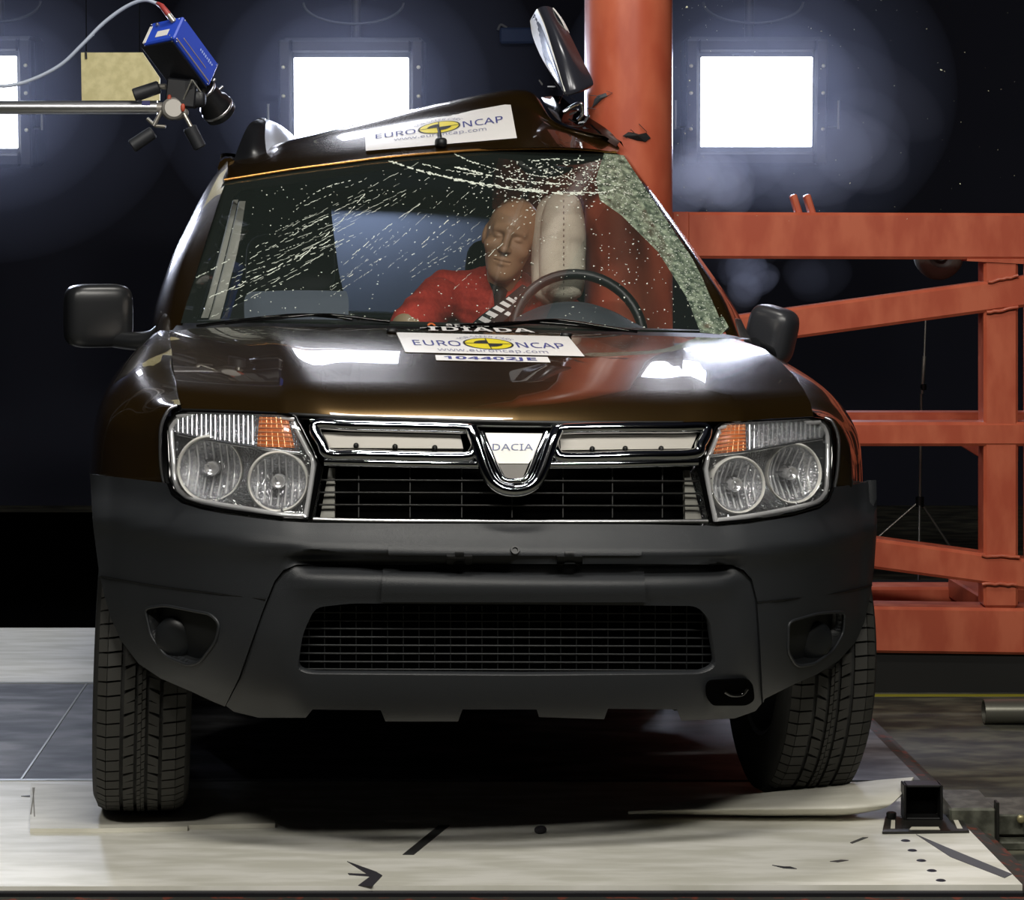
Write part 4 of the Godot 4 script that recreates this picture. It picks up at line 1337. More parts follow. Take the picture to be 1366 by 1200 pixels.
func car_hood(t: Node3D) -> void:
	var mb := Mb.new()
	panel(mb, poly([226, 442, 260, 438, 330, 435.5, 430, 436, 600, 440, 760, 444, 900, 448.5, 978, 451, 1017, 464, 1040, 481, 1058, 499, 1072, 519, 1081, 537, 1086, 557.5, 1000, 561.5, 900, 562.5, 800, 562.5, 686, 561.5, 560, 557.5, 470, 555, 392, 551.5, 320, 548.5, 243, 546, 238, 530, 231, 488]), [], hood_g, 0.0, 12.0, 0.02)
	var hood := obj("hood", mb, M.paint, t, Vector3.ZERO, "glossy dark brown hood with a golden sheen at its front")
	var H := func(q: Array, u: float, v: float, lift: float) -> Vector3:
		var p := quadpx(q, u, v)
		return hit(p.x, p.y, hood_g, -lift)
	var up := Vector3(0, 1, 0)
	var sheet := func(called: String, q: Array, label: String) -> MeshInstance3D:
		var m := Mb.new()
		for i in 14:
			for j in 4:
				var P := []
				for c in [[0, 0], [1, 0], [1, 1], [0, 1]]:
					P.append(H.call(q, (i + c[0]) / 14.0, (j + c[1]) / 4.0, 0.0015))
				m.quad(P[0], P[1], P[2], P[3], up)
		return obj(called, m, M.white_sticker, t, Vector3.ZERO, label)
	var q1 := [528.5, 443.0, 758.0, 448.5, 780.0, 475.0, 540.6, 469.4]
	var s1: MeshInstance3D = sheet.call("hood_sticker", q1, "white sticker with a round yellow and black target")
	logo(s1, func(u: float, v: float) -> Vector3: return H.call(q1, u, v, 0.0024), up, M.ink_blue)
	var q2 := [580.5, 473.3, 730.6, 475.8, 734.5, 483.2, 582.0, 480.2]
	var s2: MeshInstance3D = sheet.call("number_sticker", q2, "white number sticker")
	mb = Mb.new()
	letters(mb, "104402JE", 0.82, 0.70, func(x: float, y: float) -> Vector3: return H.call(q2, 0.48 + x, 0.84 - y, 0.0024), up, true)
	obj("lettering", mb, M.ink_blue, s2)
	var q3 := [568.0, 429.5, 702.0, 433.0, 716.0, 443.4, 570.0, 440.6]
	mb = Mb.new()
	letters(mb, "IDIADA", 0.98, 0.5, func(x: float, y: float) -> Vector3: return H.call(q3, 0.5 + x, 0.98 - y, 0.002), up, true)
	mb.cut()
	letters(mb, "applus", 0.42, 0.42, func(x: float, y: float) -> Vector3: return H.call(q3, 0.40 + x, 0.46 - y, 0.002), up, true)
	obj("white_lettering", mb, M.white_sticker, hood)
	mb = Mb.new()
	for i in 10:
		var a0 := PI + PI * i / 10.0
		var a1 := PI + PI * (i + 1) / 10.0
		mb.quad(H.call(q3, 0.05 + cos(a0) * 0.04, 0.4 + sin(a0) * 0.35, 0.002), H.call(q3, 0.05 + cos(a1) * 0.04, 0.4 + sin(a1) * 0.35, 0.002), H.call(q3, 0.05 + cos(a1) * 0.02, 0.4 + sin(a1) * 0.15, 0.002), H.call(q3, 0.05 + cos(a0) * 0.02, 0.4 + sin(a0) * 0.15, 0.002), up)
	obj("orange_mark", mb, mk("d9692a", 0.5), hood)
	# cowl below the windscreen
	mb = Mb.new()
	panel(mb, poly([228, 443, 240, 428, 300, 425, 430, 426, 600, 430, 760, 434, 940, 440, 1000, 452, 978, 453, 900, 450, 760, 445.5, 600, 441.5, 430, 437.5, 330, 437]), [], hood_g, 0.012, 12.0, 0.0)
	obj("cowl", mb, M.black, t)
	mb = Mb.new()
	tube(mb, smooth(hoodp([243, 547.2, 320, 549.7, 392, 552.9, 470, 556.6, 560, 559.3, 686, 563.2, 800, 564, 900, 564, 1000, 563, 1086, 559], 0.004), 3), 0.005, 6)
	obj("hood_seal", mb, M.black, t)

# the round target mark, its name and address, on a surface given by at(u, v)
func logo(parent: Node, at: Callable, out: Vector3, ink: Material) -> void:
	var cx := 0.5
	var cy := 0.47
	var rx := 0.132
	var ry := 0.26
	var ring := Mb.new()
	var disc := Mb.new()
	var dark := Mb.new()
	for i in 40:
		var a0 := TAU * i / 40.0
		var a1 := TAU * (i + 1) / 40.0
		var e := func(a: float, k: float) -> Vector3: return at.call(cx + cos(a) * rx * k, cy + sin(a) * ry * k)
		for k in 3:
			disc.quad(e.call(a0, k / 3.0 + 0.001), e.call(a1, k / 3.0 + 0.001), e.call(a1, (k + 1) / 3.0), e.call(a0, (k + 1) / 3.0), out)
		ring.quad(e.call(a0, 1.0), e.call(a1, 1.0), e.call(a1, 1.09), e.call(a0, 1.09), out)
		var am := (a0 + a1) * 0.5
		if (am > PI and am < PI * 1.5) or am < PI * 0.5:
			dark.quad(at.call(cx + cos(a0) * rx * 0.02, cy + sin(a0) * ry * 0.02) + out * 0.0006, at.call(cx + cos(a1) * rx * .02, cy + sin(a1) * ry * .02) + out * 0.0006, e.call(a1, 0.62) + out * 0.0006, e.call(a0, 0.62) + out * 0.0006, out)
	for q in [[-1.0, -0.025, 1.0, 0.025], [-0.025, -1.0, 0.025, 1.0]]:
		var n := 6
		for i in n:
			var f0 := float(i) / n
			var f1 := float(i + 1) / n
			if q[2] == 1.0: dark.quad(at.call(cx + rx * lerpf(-1, 1, f0), cy + ry * q[1] * 1.6) + out * .0005, at.call(cx + rx * lerpf(-1, 1, f1), cy + ry * q[1] * 1.6) + out * .0005, at.call(cx + rx * lerpf(-1, 1, f1), cy + ry * q[3] * 1.6) + out * .0005, at.call(cx + rx * lerpf(-1, 1, f0), cy + ry * q[3] * 1.6) + out * .0005, out)
			else: dark.quad(at.call(cx + rx * q[0], cy + ry * lerpf(-1, 1, f0)) + out * .0005, at.call(cx + rx * q[0], cy + ry * lerpf(-1, 1, f1)) + out * .0005, at.call(cx + rx * q[2], cy + ry * lerpf(-1, 1, f1)) + out * .0005, at.call(cx + rx * q[2], cy + ry * lerpf(-1, 1, f0)) + out * .0005, out)
	obj("yellow_disc", disc, M.yellow, parent)
	obj("black_quarter", dark, M.ink, parent)
	obj("disc_ring", ring, M.ink, parent)
	var tx := Mb.new()
	letters(tx, "EURO", 0.27, 0.26, func(x: float, y: float) -> Vector3: return at.call(0.205 + x, 0.62 - y), out)
	tx.cut()
	letters(tx, "NCAP", 0.27, 0.26, func(x: float, y: float) -> Vector3: return at.call(0.795 + x, 0.62 - y), out)
	obj("name_lettering", tx, ink, parent)
	tx = Mb.new()
	letters(tx, "www.euroncap.com", 0.62, 0.16, func(x: float, y: float) -> Vector3: return at.call(0.5 + x, 0.93 - y), out)
	tx.cut()
	letters(tx, "FOR SAFER CARS", 1.9, 0.10, func(x: float, y: float) -> Vector3: return at.call(cx + sin(x) * rx * (1.25 + y * 3.2), cy - cos(x) * ry * (1.25 + y * 3.2)), out)
	obj("address_lettering", tx, M.ink_pale, parent)

# where the pole has pushed the right side in: the furthest out that the body may reach at s
var pole_l := Vector3.ZERO
func dent(x: float, s: float) -> float:
	if pole_l == Vector3.ZERO:
		pole_l = carI * Vector3(W(838.5, 326, POLEZ).x, 0.8, -POLEZ)
	var ds := absf(s + pole_l.z)
	var lim := 9.0
	if ds < 0.139: lim = pole_l.x - sqrt(maxf(0.139 * 0.139 - ds * ds, 0.0)) - 0.01
	if ds < 0.139 or lim < 9.0: return minf(x, lim)
	return minf(x, pole_l.x - 0.02 + (ds - 0.139) * 0.85)

func car_side(t: Node3D, sg: float) -> void:
	var secs := [
		[0.385, [[.706, .988], [.742, .973], [.759, .93], [.757, .87], [.746, .79]]],
		[0.43, [[.710, .992], [.765, .976], [.795, .925], [.802, .87], [.80, .79]]],
		[0.50, [[.714, 1.003], [.785, .985], [.835, .935], [.852, .875], [.86, .79]]],
		[0.60, [[.718, 1.025], [.81, 1.008], [.872, .955], [.896, .89], [.905, .785]]],
		[0.75, [[.732, 1.050], [.825, 1.04], [.892, .98], [.917, .90], [.926, .775]]],
		[0.95, [[.738, 1.080], [.82, 1.068], [.887, 1.005], [.923, .91], [.935, .765]]],
		[1.15, [[.745, 1.108], [.81, 1.09], [.875, 1.02], [.912, .92], [.925, .755]]],
		[1.30, [[.752, 1.125], [.80, 1.10], [.855, 1.03], [.89, .92], [.90, .75]]]]
	var rows: Array = []
	for q in secs:
		var r: Array = []
		for p in q[1]: r.append(Vector3((p[0] + (0.022 if sg > 0 and q[0] < 0.45 else 0.0)) * sg, p[1], -q[0]))
		rows.append(r)
	var mb := Mb.new()
	grid(mb, rows, 6, 6, Vector3(0, 0.7, -0.9))
	obj("fender", mb, M.paint, t)
	var fo := 0.022 if sg > 0 else 0.0
	# bright flange beside the headlamp
	mb = Mb.new()
	tube(mb, smooth([Vector3(.725 * sg + fo, .982, -.385), Vector3(.742 * sg + fo, .973, -.382), Vector3(.757 * sg + fo, .94, -.382), Vector3(.759 * sg + fo, .90, -.382), Vector3(.756 * sg + fo, .85, -.382), Vector3(.746 * sg + fo, .80, -.382)], 4), 0.004, 8)
	obj("fender_edge", mb, M.silver, t)
	# wheel arch liners and cladding
	for z in [-0.83, -3.5]:
		mb = Mb.new()
		var wx := 0.90 if z > -1 else 0.895
		if z < -1: lathe(mb, [Vector2(0.385, wx - 0.02), Vector2(0.385, wx + 0.002), Vector2(0.40, wx + 0.010), Vector2(0.44, wx + 0.010), Vector2(0.45, wx - 0.01)], 26, Transform3D(Basis(Vector3(0, 0, 1) * 1.0, Vector3(sg, 0, 0), Vector3(0, 1, 0) * 1.0), Vector3(0, 0.345, z)), 0.3, -0.35 if z < -1 else 1.75, PI + 0.35)
		if z < -1: obj("arch_trim", mb, M.plastic_dark, t)
		mb = Mb.new()
		lathe(mb, [Vector2(0.39, 0.50), Vector2(0.39, wx - 0.03)], 22, Transform3D(Basis(Vector3(0, 0, 1), Vector3(sg, 0, 0), Vector3(0, 1, 0)), Vector3(0, 0.345, z)), 0.3, 0.5, PI + 0.1)
		lathe(mb, [Vector2(0.0, 0.5), Vector2(0.39, 0.50)], 22, Transform3D(Basis(Vector3(0, 0, 1), Vector3(sg, 0, 0), Vector3(0, 1, 0)), Vector3(0, 0.345, z)), 0.3, -0.1, PI + 0.1)
		obj("arch_liner", mb, M.black, t)
	# doors and rear quarter
	for q in [["front_door", 1.305, 2.24], ["rear_door", 2.25, 3.12], ["rear_quarter", 3.13, 4.18]]:
		mb = Mb.new()
		rows = []
		var n := 16
		for i in n + 1:
			var s: float = lerpf(q[1], q[2], float(i) / n)
			var tuck := smoothstep(3.6, 4.3, s) * 0.10
			var r: Array = []
			for p in [[.80, 1.105], [.835, 1.03], [.868, .92], [.885, .75], [.885, .58], [.868, .40]]:
				var x: float = p[0] - tuck
				if sg > 0: x = dent(x, s)
				var y: float = p[1]
				if q[0] == "rear_quarter" and absf(s - 3.5) < 0.44: y = maxf(y, 0.345 + sqrt(0.44 * 0.44 - pow(s - 3.5, 2)))
				r.append(Vector3(x * sg, y, -s))
			rows.append(r)
		grid(mb, rows, 2, 2, Vector3(0, 0.6, -2.5))
		obj(q[0], mb, M.paint, t)
	mb = Mb.new()
	rows = []
	for i in 25:
		var s := lerpf(1.25, 3.08, i / 24.0)
		var r: Array = []
		for p in [[.868, .41], [.89, .36], [.88, .26], [.80, .22]]:
			r.append(Vector3((dent(p[0], s) if sg > 0 else p[0]) * sg, p[1], -s))
		rows.append(r)
	grid(mb, rows, 2, 1, Vector3(0, 0.4, -2))
	obj("sill", mb, M.plastic, t)
	# side glass and the posts between
	for q in [["side_window", 1.62, 2.2], ["side_window", 2.30, 3.05], ["side_window", 3.12, 3.7]]:
		if sg > 0 and q[1] < 2.25: continue          # burst on the struck side
		mb = Mb.new()
		rows = []
		for i in 9:
			var s: float = lerpf(q[1], q[2], i / 8.0)
			var k := clampf((s - 1.62) / 0.5, 0.0, 1.0) if q[1] < 2.0 else 1.0
			if q[1] > 3.0: k = clampf((3.95 - s) / 0.5, 0.0, 1.0)
			var top := lerpf(1.16, 1.555, k)
			var r: Array = []
			for m in 4:
				var y := lerpf(1.11, top, m / 3.0)
				var x := lerpf(0.785, 0.60, (y - 1.11) / 0.47)
				r.append(Vector3((dent(x, s) if sg > 0 else x) * sg, y, -s))
			rows.append(r)
		grid(mb, rows, 1, 1, Vector3(0, 1.2, -2.5))
		obj(q[0], mb, M.dark_glass, t)
	for s in [2.24, 3.09]:
		mb = Mb.new()
		var a := Vector3((dent(.795, s) if sg > 0 else .795) * sg, 1.10, -s)
		var b := Vector3((dent(0.60, s) if sg > 0 else 0.60) * sg, 1.57, -s)
		beam(mb, a, b, 0.10, 0.03, Vector3(sg, 0, 0.0), 0.008)
		obj("roof_post", mb, M.gloss_black, t)
	mb = Mb.new()
	beam(mb, Vector3(.76 * sg, 1.08, -3.95), Vector3(.58 * sg, 1.56, -3.72), 0.34, 0.06, Vector3(sg, 0, 0), 0.02)
	obj("rear_post", mb, M.paint, t)

func car_screen(t: Node3D) -> void:
	var ws := node("windscreen", t, "windscreen shattered into long white cracks")
	var outl := poly([241, 431, 254, 385, 272, 330, 296, 246, 303, 240.5, 395, 226, 500, 212.5, 600, 203.5, 700, 199.5, 822, 204, 833, 209, 870, 263, 925, 346, 974, 438, 962, 446, 934, 444, 760, 441, 600, 437, 430, 432, 300, 430])
	var mb := Mb.new()
	panel(mb, outl, [], screen_g, 0.0, 16.0, 0.0, 0.8, 2.3)
	obj("screen_glass", mb, M.glass, ws)
	# dark printed border on its inner face
	mb = Mb.new()
	var clear := poly([263, 428, 271, 400, 286, 345, 304, 285, 312, 262, 322, 254, 400, 243, 500, 228, 600, 218, 700, 213, 802, 214, 826, 225, 858, 275, 905, 350, 950, 436, 934, 441, 760, 438, 600, 434, 430, 429, 300, 427])
	panel(mb, outl, [clear], screen_g, 0.006, 16.0, 0.0, 0.8, 2.3)
	obj("dark_border", mb, M.void, ws)
	mb = Mb.new()
	var top: Array = []
	for q in [[299, 240], [340, 233.5], [395, 225], [450, 218], [500, 211.5], [545, 207], [600, 202.5], [640, 200], [700, 198.2], [760, 198.4], [822, 203]]:
		top.append(hit(q[0], q[1], screen_g, -0.012, 0.8, 2.4))
	tube(mb, smooth(top, 4), 0.004, 8)
	obj("top_trim", mb, mk("c08a4a", 0.25, 0.8), ws, Vector3.ZERO, "thin gold line along the top edge")
	# cracks
	mb = Mb.new()
	var chips := Mb.new()
	var SP := func(x: float, y: float) -> Vector3: return hit(x, y, screen_g, -0.002, 0.8, 2.4)
	var crack := func(list: Array, wd: float, gap: float) -> void:
		var pts: Array = []
		for i in range(0, list.size(), 2): pts.append(Vector3(list[i], list[i + 1], 0))
		pts = smooth(pts, 14)
		for i in pts.size() - 1:
			if rng.randf() < gap: continue
			var a: Vector3 = pts[i] + Vector3(rng.randf_range(-.5, .5), rng.randf_range(-.8, .8), 0)
			var b: Vector3 = pts[i + 1] + Vector3(rng.randf_range(-.5, .5), rng.randf_range(-.8, .8), 0)
			var w: float = wd * rng.randf_range(0.3, 1.2)
			var d := (b - a).normalized()
			var o := Vector3(-d.y, d.x, 0) * w * 0.5
			var n := Vector3(rng.randf_range(-.5, .5), rng.randf_range(0.1, 1), 1)
			mb.quad(SP.call(a.x + o.x, a.y + o.y), SP.call(b.x + o.x, b.y + o.y), SP.call(b.x - o.x, b.y - o.y), SP.call(a.x - o.x, a.y - o.y), n)
	# long bowed cracks across the top
	for q in [[518, 214, 560, 227, 600, 237, 650, 246, 700, 252, 750, 256, 800, 257, 822, 252], [522, 216, 575, 232, 640, 246, 720, 256, 790, 260], [606, 222, 660, 235, 715, 243, 760, 246]]:
		crack.call(q, 2.1, 0.2)
	for q in [[606, 205, 630, 216, 665, 226], [690, 228, 715, 234, 740, 236, 770, 236], [700, 216, 740, 212, 790, 214], [735, 222, 765, 240, 800, 243], [740, 250, 760, 230, 775, 205], [770, 262, 790, 240, 800, 212], [560, 218, 610, 229, 670, 236]]:
		crack.call(q, 1.3, 0.35)
	# slanted scratches fanning from the lower left
	for i in 26:
		var x0 := rng.randf_range(268, 420)
		var y0 := lerpf(425, 260, clampf((x0 - 262) / 190.0 + rng.randf_range(-.25, .25), 0, 1))
		var L := rng.randf_range(40, 190)
		var sl := rng.randf_range(0.36, 0.62)
		crack.call([x0, y0, x0 + L * 0.5, y0 - L * 0.5 * sl, x0 + L, y0 - L * sl], rng.randf_range(0.25, 0.7), 0.5)
	for i in 20:
		var x0 := rng.randf_range(430, 660)
		var y0 := rng.randf_range(275, 400)
		var L := rng.randf_range(30, 120)
		var sl := rng.randf_range(0.55, 0.95)
		if y0 - L * sl < 225: L = (y0 - 225) / sl
		crack.call([x0, y0, x0 + L * 0.5, y0 - L * 0.5 * sl, x0 + L, y0 - L * sl], rng.randf_range(0.25, 0.65), 0.55)
	for q in [[275, 398, 330, 375, 390, 345, 445, 318], [287, 393, 340, 370, 400, 342, 450, 322], [560, 328, 590, 300, 612, 285], [470, 340, 520, 300, 560, 272], [400, 345, 450, 300, 490, 255], [262, 370, 285, 358, 310, 344], [395, 275, 430, 252, 470, 240]]:
		crack.call(q, 0.9, 0.4)
	obj("crack", mb, M.crack, ws).set_meta("kind", "stuff")
	# chips of glass: everywhere a few, most at the right and along the cracks
	var chip := func(x: float, y: float, r: float, stretch: float) -> void:
		var a := rng.randf() * TAU
		var P := []
		for k in 3:
			var an := a + k * TAU / 3.0 + rng.randf_range(-.5, .5)
			P.append(SP.call(x + cos(an) * r * stretch, y + sin(an) * r) + Vector3(0, 0, rng.randf() * 0.004))
		chips.flat(P[0], P[1], P[2], Vector3(rng.randf_range(-1, 1), rng.randf_range(-.2, 1), 1))
	var clearb := clear
	for i in 520:
		var p := Vector2(rng.randf_range(265, 930), rng.randf_range(215, 438))
		if Geometry2D.is_point_in_polygon(p, clearb):
			chip.call(p.x, p.y, rng.randf_range(0.4, 1.0), rng.randf_range(1.0, 2.2))
	for i in 420:
		var u := rng.randf()
		var p := Vector2(lerpf(640, 830, u) + rng.randfn(0, 20), lerpf(215, 262, rng.randf()) + rng.randfn(0, 12))
		if Geometry2D.is_point_in_polygon(p, clearb):
			chip.call(p.x, p.y, rng.randf_range(0.5, 1.3), rng.randf_range(1, 2.5))
	for i in 50:
		var p := Vector2(rng.randf_range(790, 930), rng.randf_range(310, 438))
		if Geometry2D.is_point_in_polygon(p, clearb):
			chip.call(p.x, p.y, rng.randf_range(0.5, 1.4), rng.randf_range(1, 1.6))
	var band := poly([806, 204, 832, 207, 868, 262, 924, 346, 972, 436, 962, 446, 934, 443, 917, 398, 878, 336, 829, 287, 800, 267, 795, 238])
	var crazed := Mb.new()
	panel(crazed, band, [], screen_g, -0.001, 16.0, 0.0, 0.8, 2.4)
	var cm := mk("7f8f7a", 0.5)
	cm.transparency = BaseMaterial3D.TRANSPARENCY_ALPHA
	cm.albedo_texture = noise_tex(77, 0.025, Color(0.26, 0.32, 0.27, 0.7), Color(0.62, 0.67, 0.58, 1.0), 512, 6, 0.3, 0.72)
	cm.albedo_color = Color.WHITE
	cm.uv1_triplanar = true
	cm.uv1_scale = Vector3(3, 3, 3)
	obj("crazed_glass", crazed, cm, ws, Vector3.ZERO, "grey-green crazed band of glass along the right edge")
	for i in 3800:
		var p := Vector2(rng.randf_range(790, 975), rng.randf_range(203, 447))
		if Geometry2D.is_point_in_polygon(p, band):
			chip.call(p.x, p.y, rng.randf_range(0.3, 0.9), rng.randf_range(1, 1.8))
	obj("glass_chip", chips, M.crack, ws).set_meta("kind", "stuff")
	# pillars
	mb = Mb.new()
	var rows: Array = [
		PP([[203, 446, 1.42], [208, 408, 1.50], [229, 345, 1.64], [247, 306, 1.78], [276, 250, 1.98], [302, 214, 2.16]]),
		PP([[207, 445, 1.345], [212, 408, 1.42], [233, 345, 1.56], [251, 305, 1.70], [279.5, 250, 1.89], [303.5, 215, 2.07]]),
		PP([[222, 442, 1.25], [227, 409, 1.33], [246, 346, 1.475], [263, 304, 1.605], [287, 253, 1.79], [304, 225, 1.94]]),
		PP([[243, 436, 1.20], [249, 405, 1.27], [266, 350, 1.41], [280, 305, 1.53], [296, 256, 1.70], [304, 239, 1.82]])]
	grid(mb, rows, 5, 3, C(500, 400, 2.5))
	obj("windscreen_pillar", mb, M.paint, t)
	mb = Mb.new()
	rows = [
		PP([[969, 446, 1.20], [948, 396, 1.33], [925, 347, 1.49], [880, 278, 1.70], [832, 207, 1.93]]),
		PP([[985, 449, 1.22], [962, 394, 1.36], [933, 349, 1.51], [885, 279, 1.73], [835, 207, 1.96]]),
		PP([[1004, 458, 1.34], [980, 410, 1.45], [948, 363, 1.58], [890, 283, 1.82], [838, 209, 2.02]])]
	grid(mb, rows, 5, 4, C(700, 400, 2.5))
	obj("windscreen_pillar", mb, M.paint, t)
	# pale inner trim of the left pillar
	for q in [[[268, 424, 1.32], [276, 400, 1.36], [292, 340, 1.55], [310, 268, 1.82], [316, 268, 1.84], [299, 340, 1.57], [283, 400, 1.38], [275, 424, 1.34]], [[278, 428, 1.36], [286, 400, 1.42], [303, 335, 1.62], [318, 270, 1.85], [326, 270, 1.87], [315, 335, 1.66], [301, 390, 1.48], [290, 428, 1.40]]]:
		mb = Mb.new()
		var a: Array = PP([q[0], q[1], q[2], q[3]])
		var b: Array = PP([q[7], q[6], q[5], q[4]])
		grid(mb, [a, b], 4, 2, C(300, 340, 0.5), 0.006)
		obj("pillar_trim", mb, mk("8d8f88", 0.7), t)

func car_roof(t: Node3D) -> void:
	var pxr := [
		[[301, 240, 1.95], [395, 224, 1.90], [500, 210, 1.86], [600, 201, 1.85], [700, 197, 1.85], [770, 197, 1.87], [824, 203, 1.93]],
		[[303, 226, 2.02], [395, 208, 1.99], [500, 193, 1.96], [600, 182, 1.97], [690, 173, 1.98], [760, 184, 1.96], [826, 197, 1.97]],
		[[308, 214, 2.12], [395, 193, 2.12], [500, 172, 2.14], [592, 155, 2.18], [690, 143, 2.18], [745, 170, 2.06], [818, 189, 2.00]],
		[[316, 206, 2.25], [398, 184, 2.28], [500, 160, 2.32], [590, 138.5, 2.38], [698, 123, 2.36], [738, 166, 2.14], [800, 182, 2.04]]]
	var rows: Array = []
	for r in pxr: rows.append(PP(r))
	var back: Array = []
	for k in [[2.75, 1.655], [3.3, 1.645], [3.9, 1.60], [4.1, 1.55]]:
		var r: Array = []
		for i in 7:
			var x := lerpf(-0.62, 0.62, i / 6.0)
			r.append(Vector3(dent(x, k[0]) if x > 0 else x, k[1] - 0.06 * x * x, -k[0]))
		back.append(r)
	var mb := Mb.new()
	var all: Array = rows.duplicate()
	all.append_array(back)
	grid(mb, all, 8, 8, C(560, 300, 2.6))
	var roof := obj("roof", mb, M.paint, t, Vector3.ZERO, "dark glossy roof buckled upwards beside the pole")
	mb = Mb.new()      # cant rails under the roof edges
	tube(mb, smooth([C(304, 224, 2.1), Vector3(-0.60, 1.59, -2.6), Vector3(-0.60, 1.58, -3.3), Vector3(-0.58, 1.53, -3.95)], 6), 0.03, 10)
	obj("roof_side", mb, M.paint, t)
	# headlining, dark
	mb = Mb.new()
	var low: Array = []
	for r in all:
		var q: Array = []
		for p in r: q.append(p + Vector3(0, -0.035, -0.03))
		low.append(q)
	grid(mb, low, 3, 3, C(560, 100, 2.6))
	obj("headlining", mb, M.fabric, t)
	# the sticker on the roof
	var fine: Array = []
	for r in pxr:
		var v: Array = []
		for p in r: v.append(Vector3(p[0], p[1], p[2]))
		fine.append(smooth(v, 8))
	var full: Array = []
	for j in fine[0].size():
		var c: Array = []
		for r in fine: c.append(r[j])
		full.append(smooth(c, 8))
	var at := func(x: float, y: float) -> Vector3:
		var bx := 0
		for j in full.size() - 1:
			var xa: float = full[j][12].x
			if xa <= x: bx = j
		var col: Array = []
		for side in 2:
			var c: Array = full[bx + side]
			var s: float = c[c.size() - 1].z
			for i in c.size() - 1:
				if c[i].y >= y and c[i + 1].y <= y:
					s = lerpf(c[i].z, c[i + 1].z, (c[i].y - y) / maxf(c[i].y - c[i + 1].y, 1e-4))
					break
			col.append(s)
		var u: float = clampf((x - full[bx][12].x) / (full[bx + 1][12].x - full[bx][12].x), 0, 1)
		return C(x, y, lerpf(col[0], col[1], u) - 0.006)
	var q1 := [486.5, 173.0, 681.0, 138.0, 689.5, 184.0, 488.0, 201.0]
	mb = Mb.new()
	for i in 16:
		for j in 8:
			var P := []
			for c in [[0, 0], [1, 0], [1, 1], [0, 1]]:
				var p := quadpx(q1, (i + c[0]) / 16.0, (j + c[1]) / 8.0)
				P.append(at.call(p.x, p.y))
			mb.quad(P[0], P[1], P[2], P[3], Vector3(0, 1, 1))
	var st := obj("roof_sticker", mb, M.white_sticker, t, Vector3.ZERO, "white sticker with a round yellow and black target")
	var stick := func(u: float, v: float) -> Vector3:
		var p := quadpx(q1, u, 0.06 + v * 0.72)
		return at.call(p.x, p.y) + Vector3(0, 0.0012, 0.001)
	logo(st, stick, Vector3(0, 0.7, 0.7), M.ink_blue)
	# aerial
	mb = Mb.new()
	var ab: Vector3 = at.call(588, 194)
	pebble(mb, Transform3D(Basis.IDENTITY, ab + Vector3(0, 0.008, 0)), Vector3(0.035, 0.03, 0.07), 0.7, 0.8, 14, 10)
	tube(mb, [ab + Vector3(0, 0.005, -0.005), C(586, 176, 2.02), C(583, 168, 2.08)], 0.008, 8, false, 0.004)
	obj("aerial", mb, M.plastic_dark, t)
	# left roof rail: a broad dark foot with a bright inner face, then the bar
	mb = Mb.new()
	var rows2: Array = [
		PP([[311, 217, 2.10], [318, 196, 2.13], [330, 169, 2.18], [341, 160, 2.22], [351, 158, 2.26]]),
		PP([[335, 217, 2.08], [336, 198, 2.10], [341, 178, 2.15], [347, 166, 2.19], [353, 160, 2.23]]),
		PP([[358, 214, 2.09], [355, 200, 2.11], [353.5, 184, 2.15], [354, 170, 2.19], [355, 162, 2.23]])]
	grid(mb, rows2, 5, 4, C(345, 190, 2.6), 0.004)
	obj("roof_rail", mb, mk("1c1d20", 0.3, 0.2), t)
	mb = Mb.new()
	rows2 = [
		PP([[358, 214, 2.095], [355, 200, 2.115], [353.5, 184, 2.155], [353, 168, 2.20], [353, 158.5, 2.26]]),
		PP([[363, 210, 2.16], [366, 196, 2.2], [366, 184, 2.25], [364, 172, 2.3], [362, 161, 2.34]]),
		PP([[372, 204, 2.22], [382, 194, 2.3], [386, 187, 2.38], [382, 178, 2.42], [374, 167, 2.46]]),
		PP([[380, 199, 2.28], [390, 192, 2.4], [397, 188, 2.5], [394, 184, 2.58], [386, 176, 2.64]])]
	grid(mb, rows2, 5, 5, C(320, 190, 2.4), 0.004)
	obj("rail_inner_face", mb, mk("c9cacd", 0.28, 0.6), t)
	mb = Mb.new()
	var r2 := C(352, 168, 2.34)
	tube(mb, smooth([C(347, 168, 2.24), r2, r2 + Vector3(0.0, 0.0, -0.3), Vector3(r2.x - .01, r2.y - 0.0, -3.2), Vector3(r2.x, r2.y - 0.03, -3.75), Vector3(r2.x, r2.y - 0.10, -3.9)], 6), 0.024, 16, false, -1.0, 0.7, Vector3(1, 0.15, 0))
	obj("rail_bar", mb, mk("2e2f33", 0.25, 0.3), t)
	# right roof rail, torn off and standing up
	mb = Mb.new()
	rows = [
		PP([[709, 26, 2.20], [717, 12, 2.10], [728, 8, 2.08], [739, 11, 2.10]]),
		PP([[714, 52, 2.14], [727, 38, 2.04], [741, 33, 2.02], [757, 40, 2.06]]),
		PP([[728, 82, 2.06], [739, 78, 1.98], [756, 72, 1.96], [775, 76, 2.01]]),
		PP([[746, 114, 2.01], [753, 122, 1.94], [772, 116, 1.93], [791, 108, 1.97]]),
		PP([[752, 124, 2.00], [757, 127, 1.95], [774, 123, 1.94], [788, 117, 1.97]])]
	grid(mb, rows, 4, 4, C(750, 70, 2.6), 0.006)
	obj("torn_roof_rail", mb, mk("2f3038", 0.22, 0.2), t, Vector3.ZERO, "roof rail torn loose and standing upright")
	mb = Mb.new()
	rows = [PP([[707, 28, 2.215], [709, 24, 2.20], [716, 12, 2.095]]), PP([[711, 50, 2.16], [714, 47, 2.135], [727, 38, 2.035]]), PP([[724, 80, 2.08], [729, 79, 2.05], [739.5, 78, 1.975]]), PP([[744, 112, 2.02], [747, 114, 2.0], [753, 122, 1.937]])]
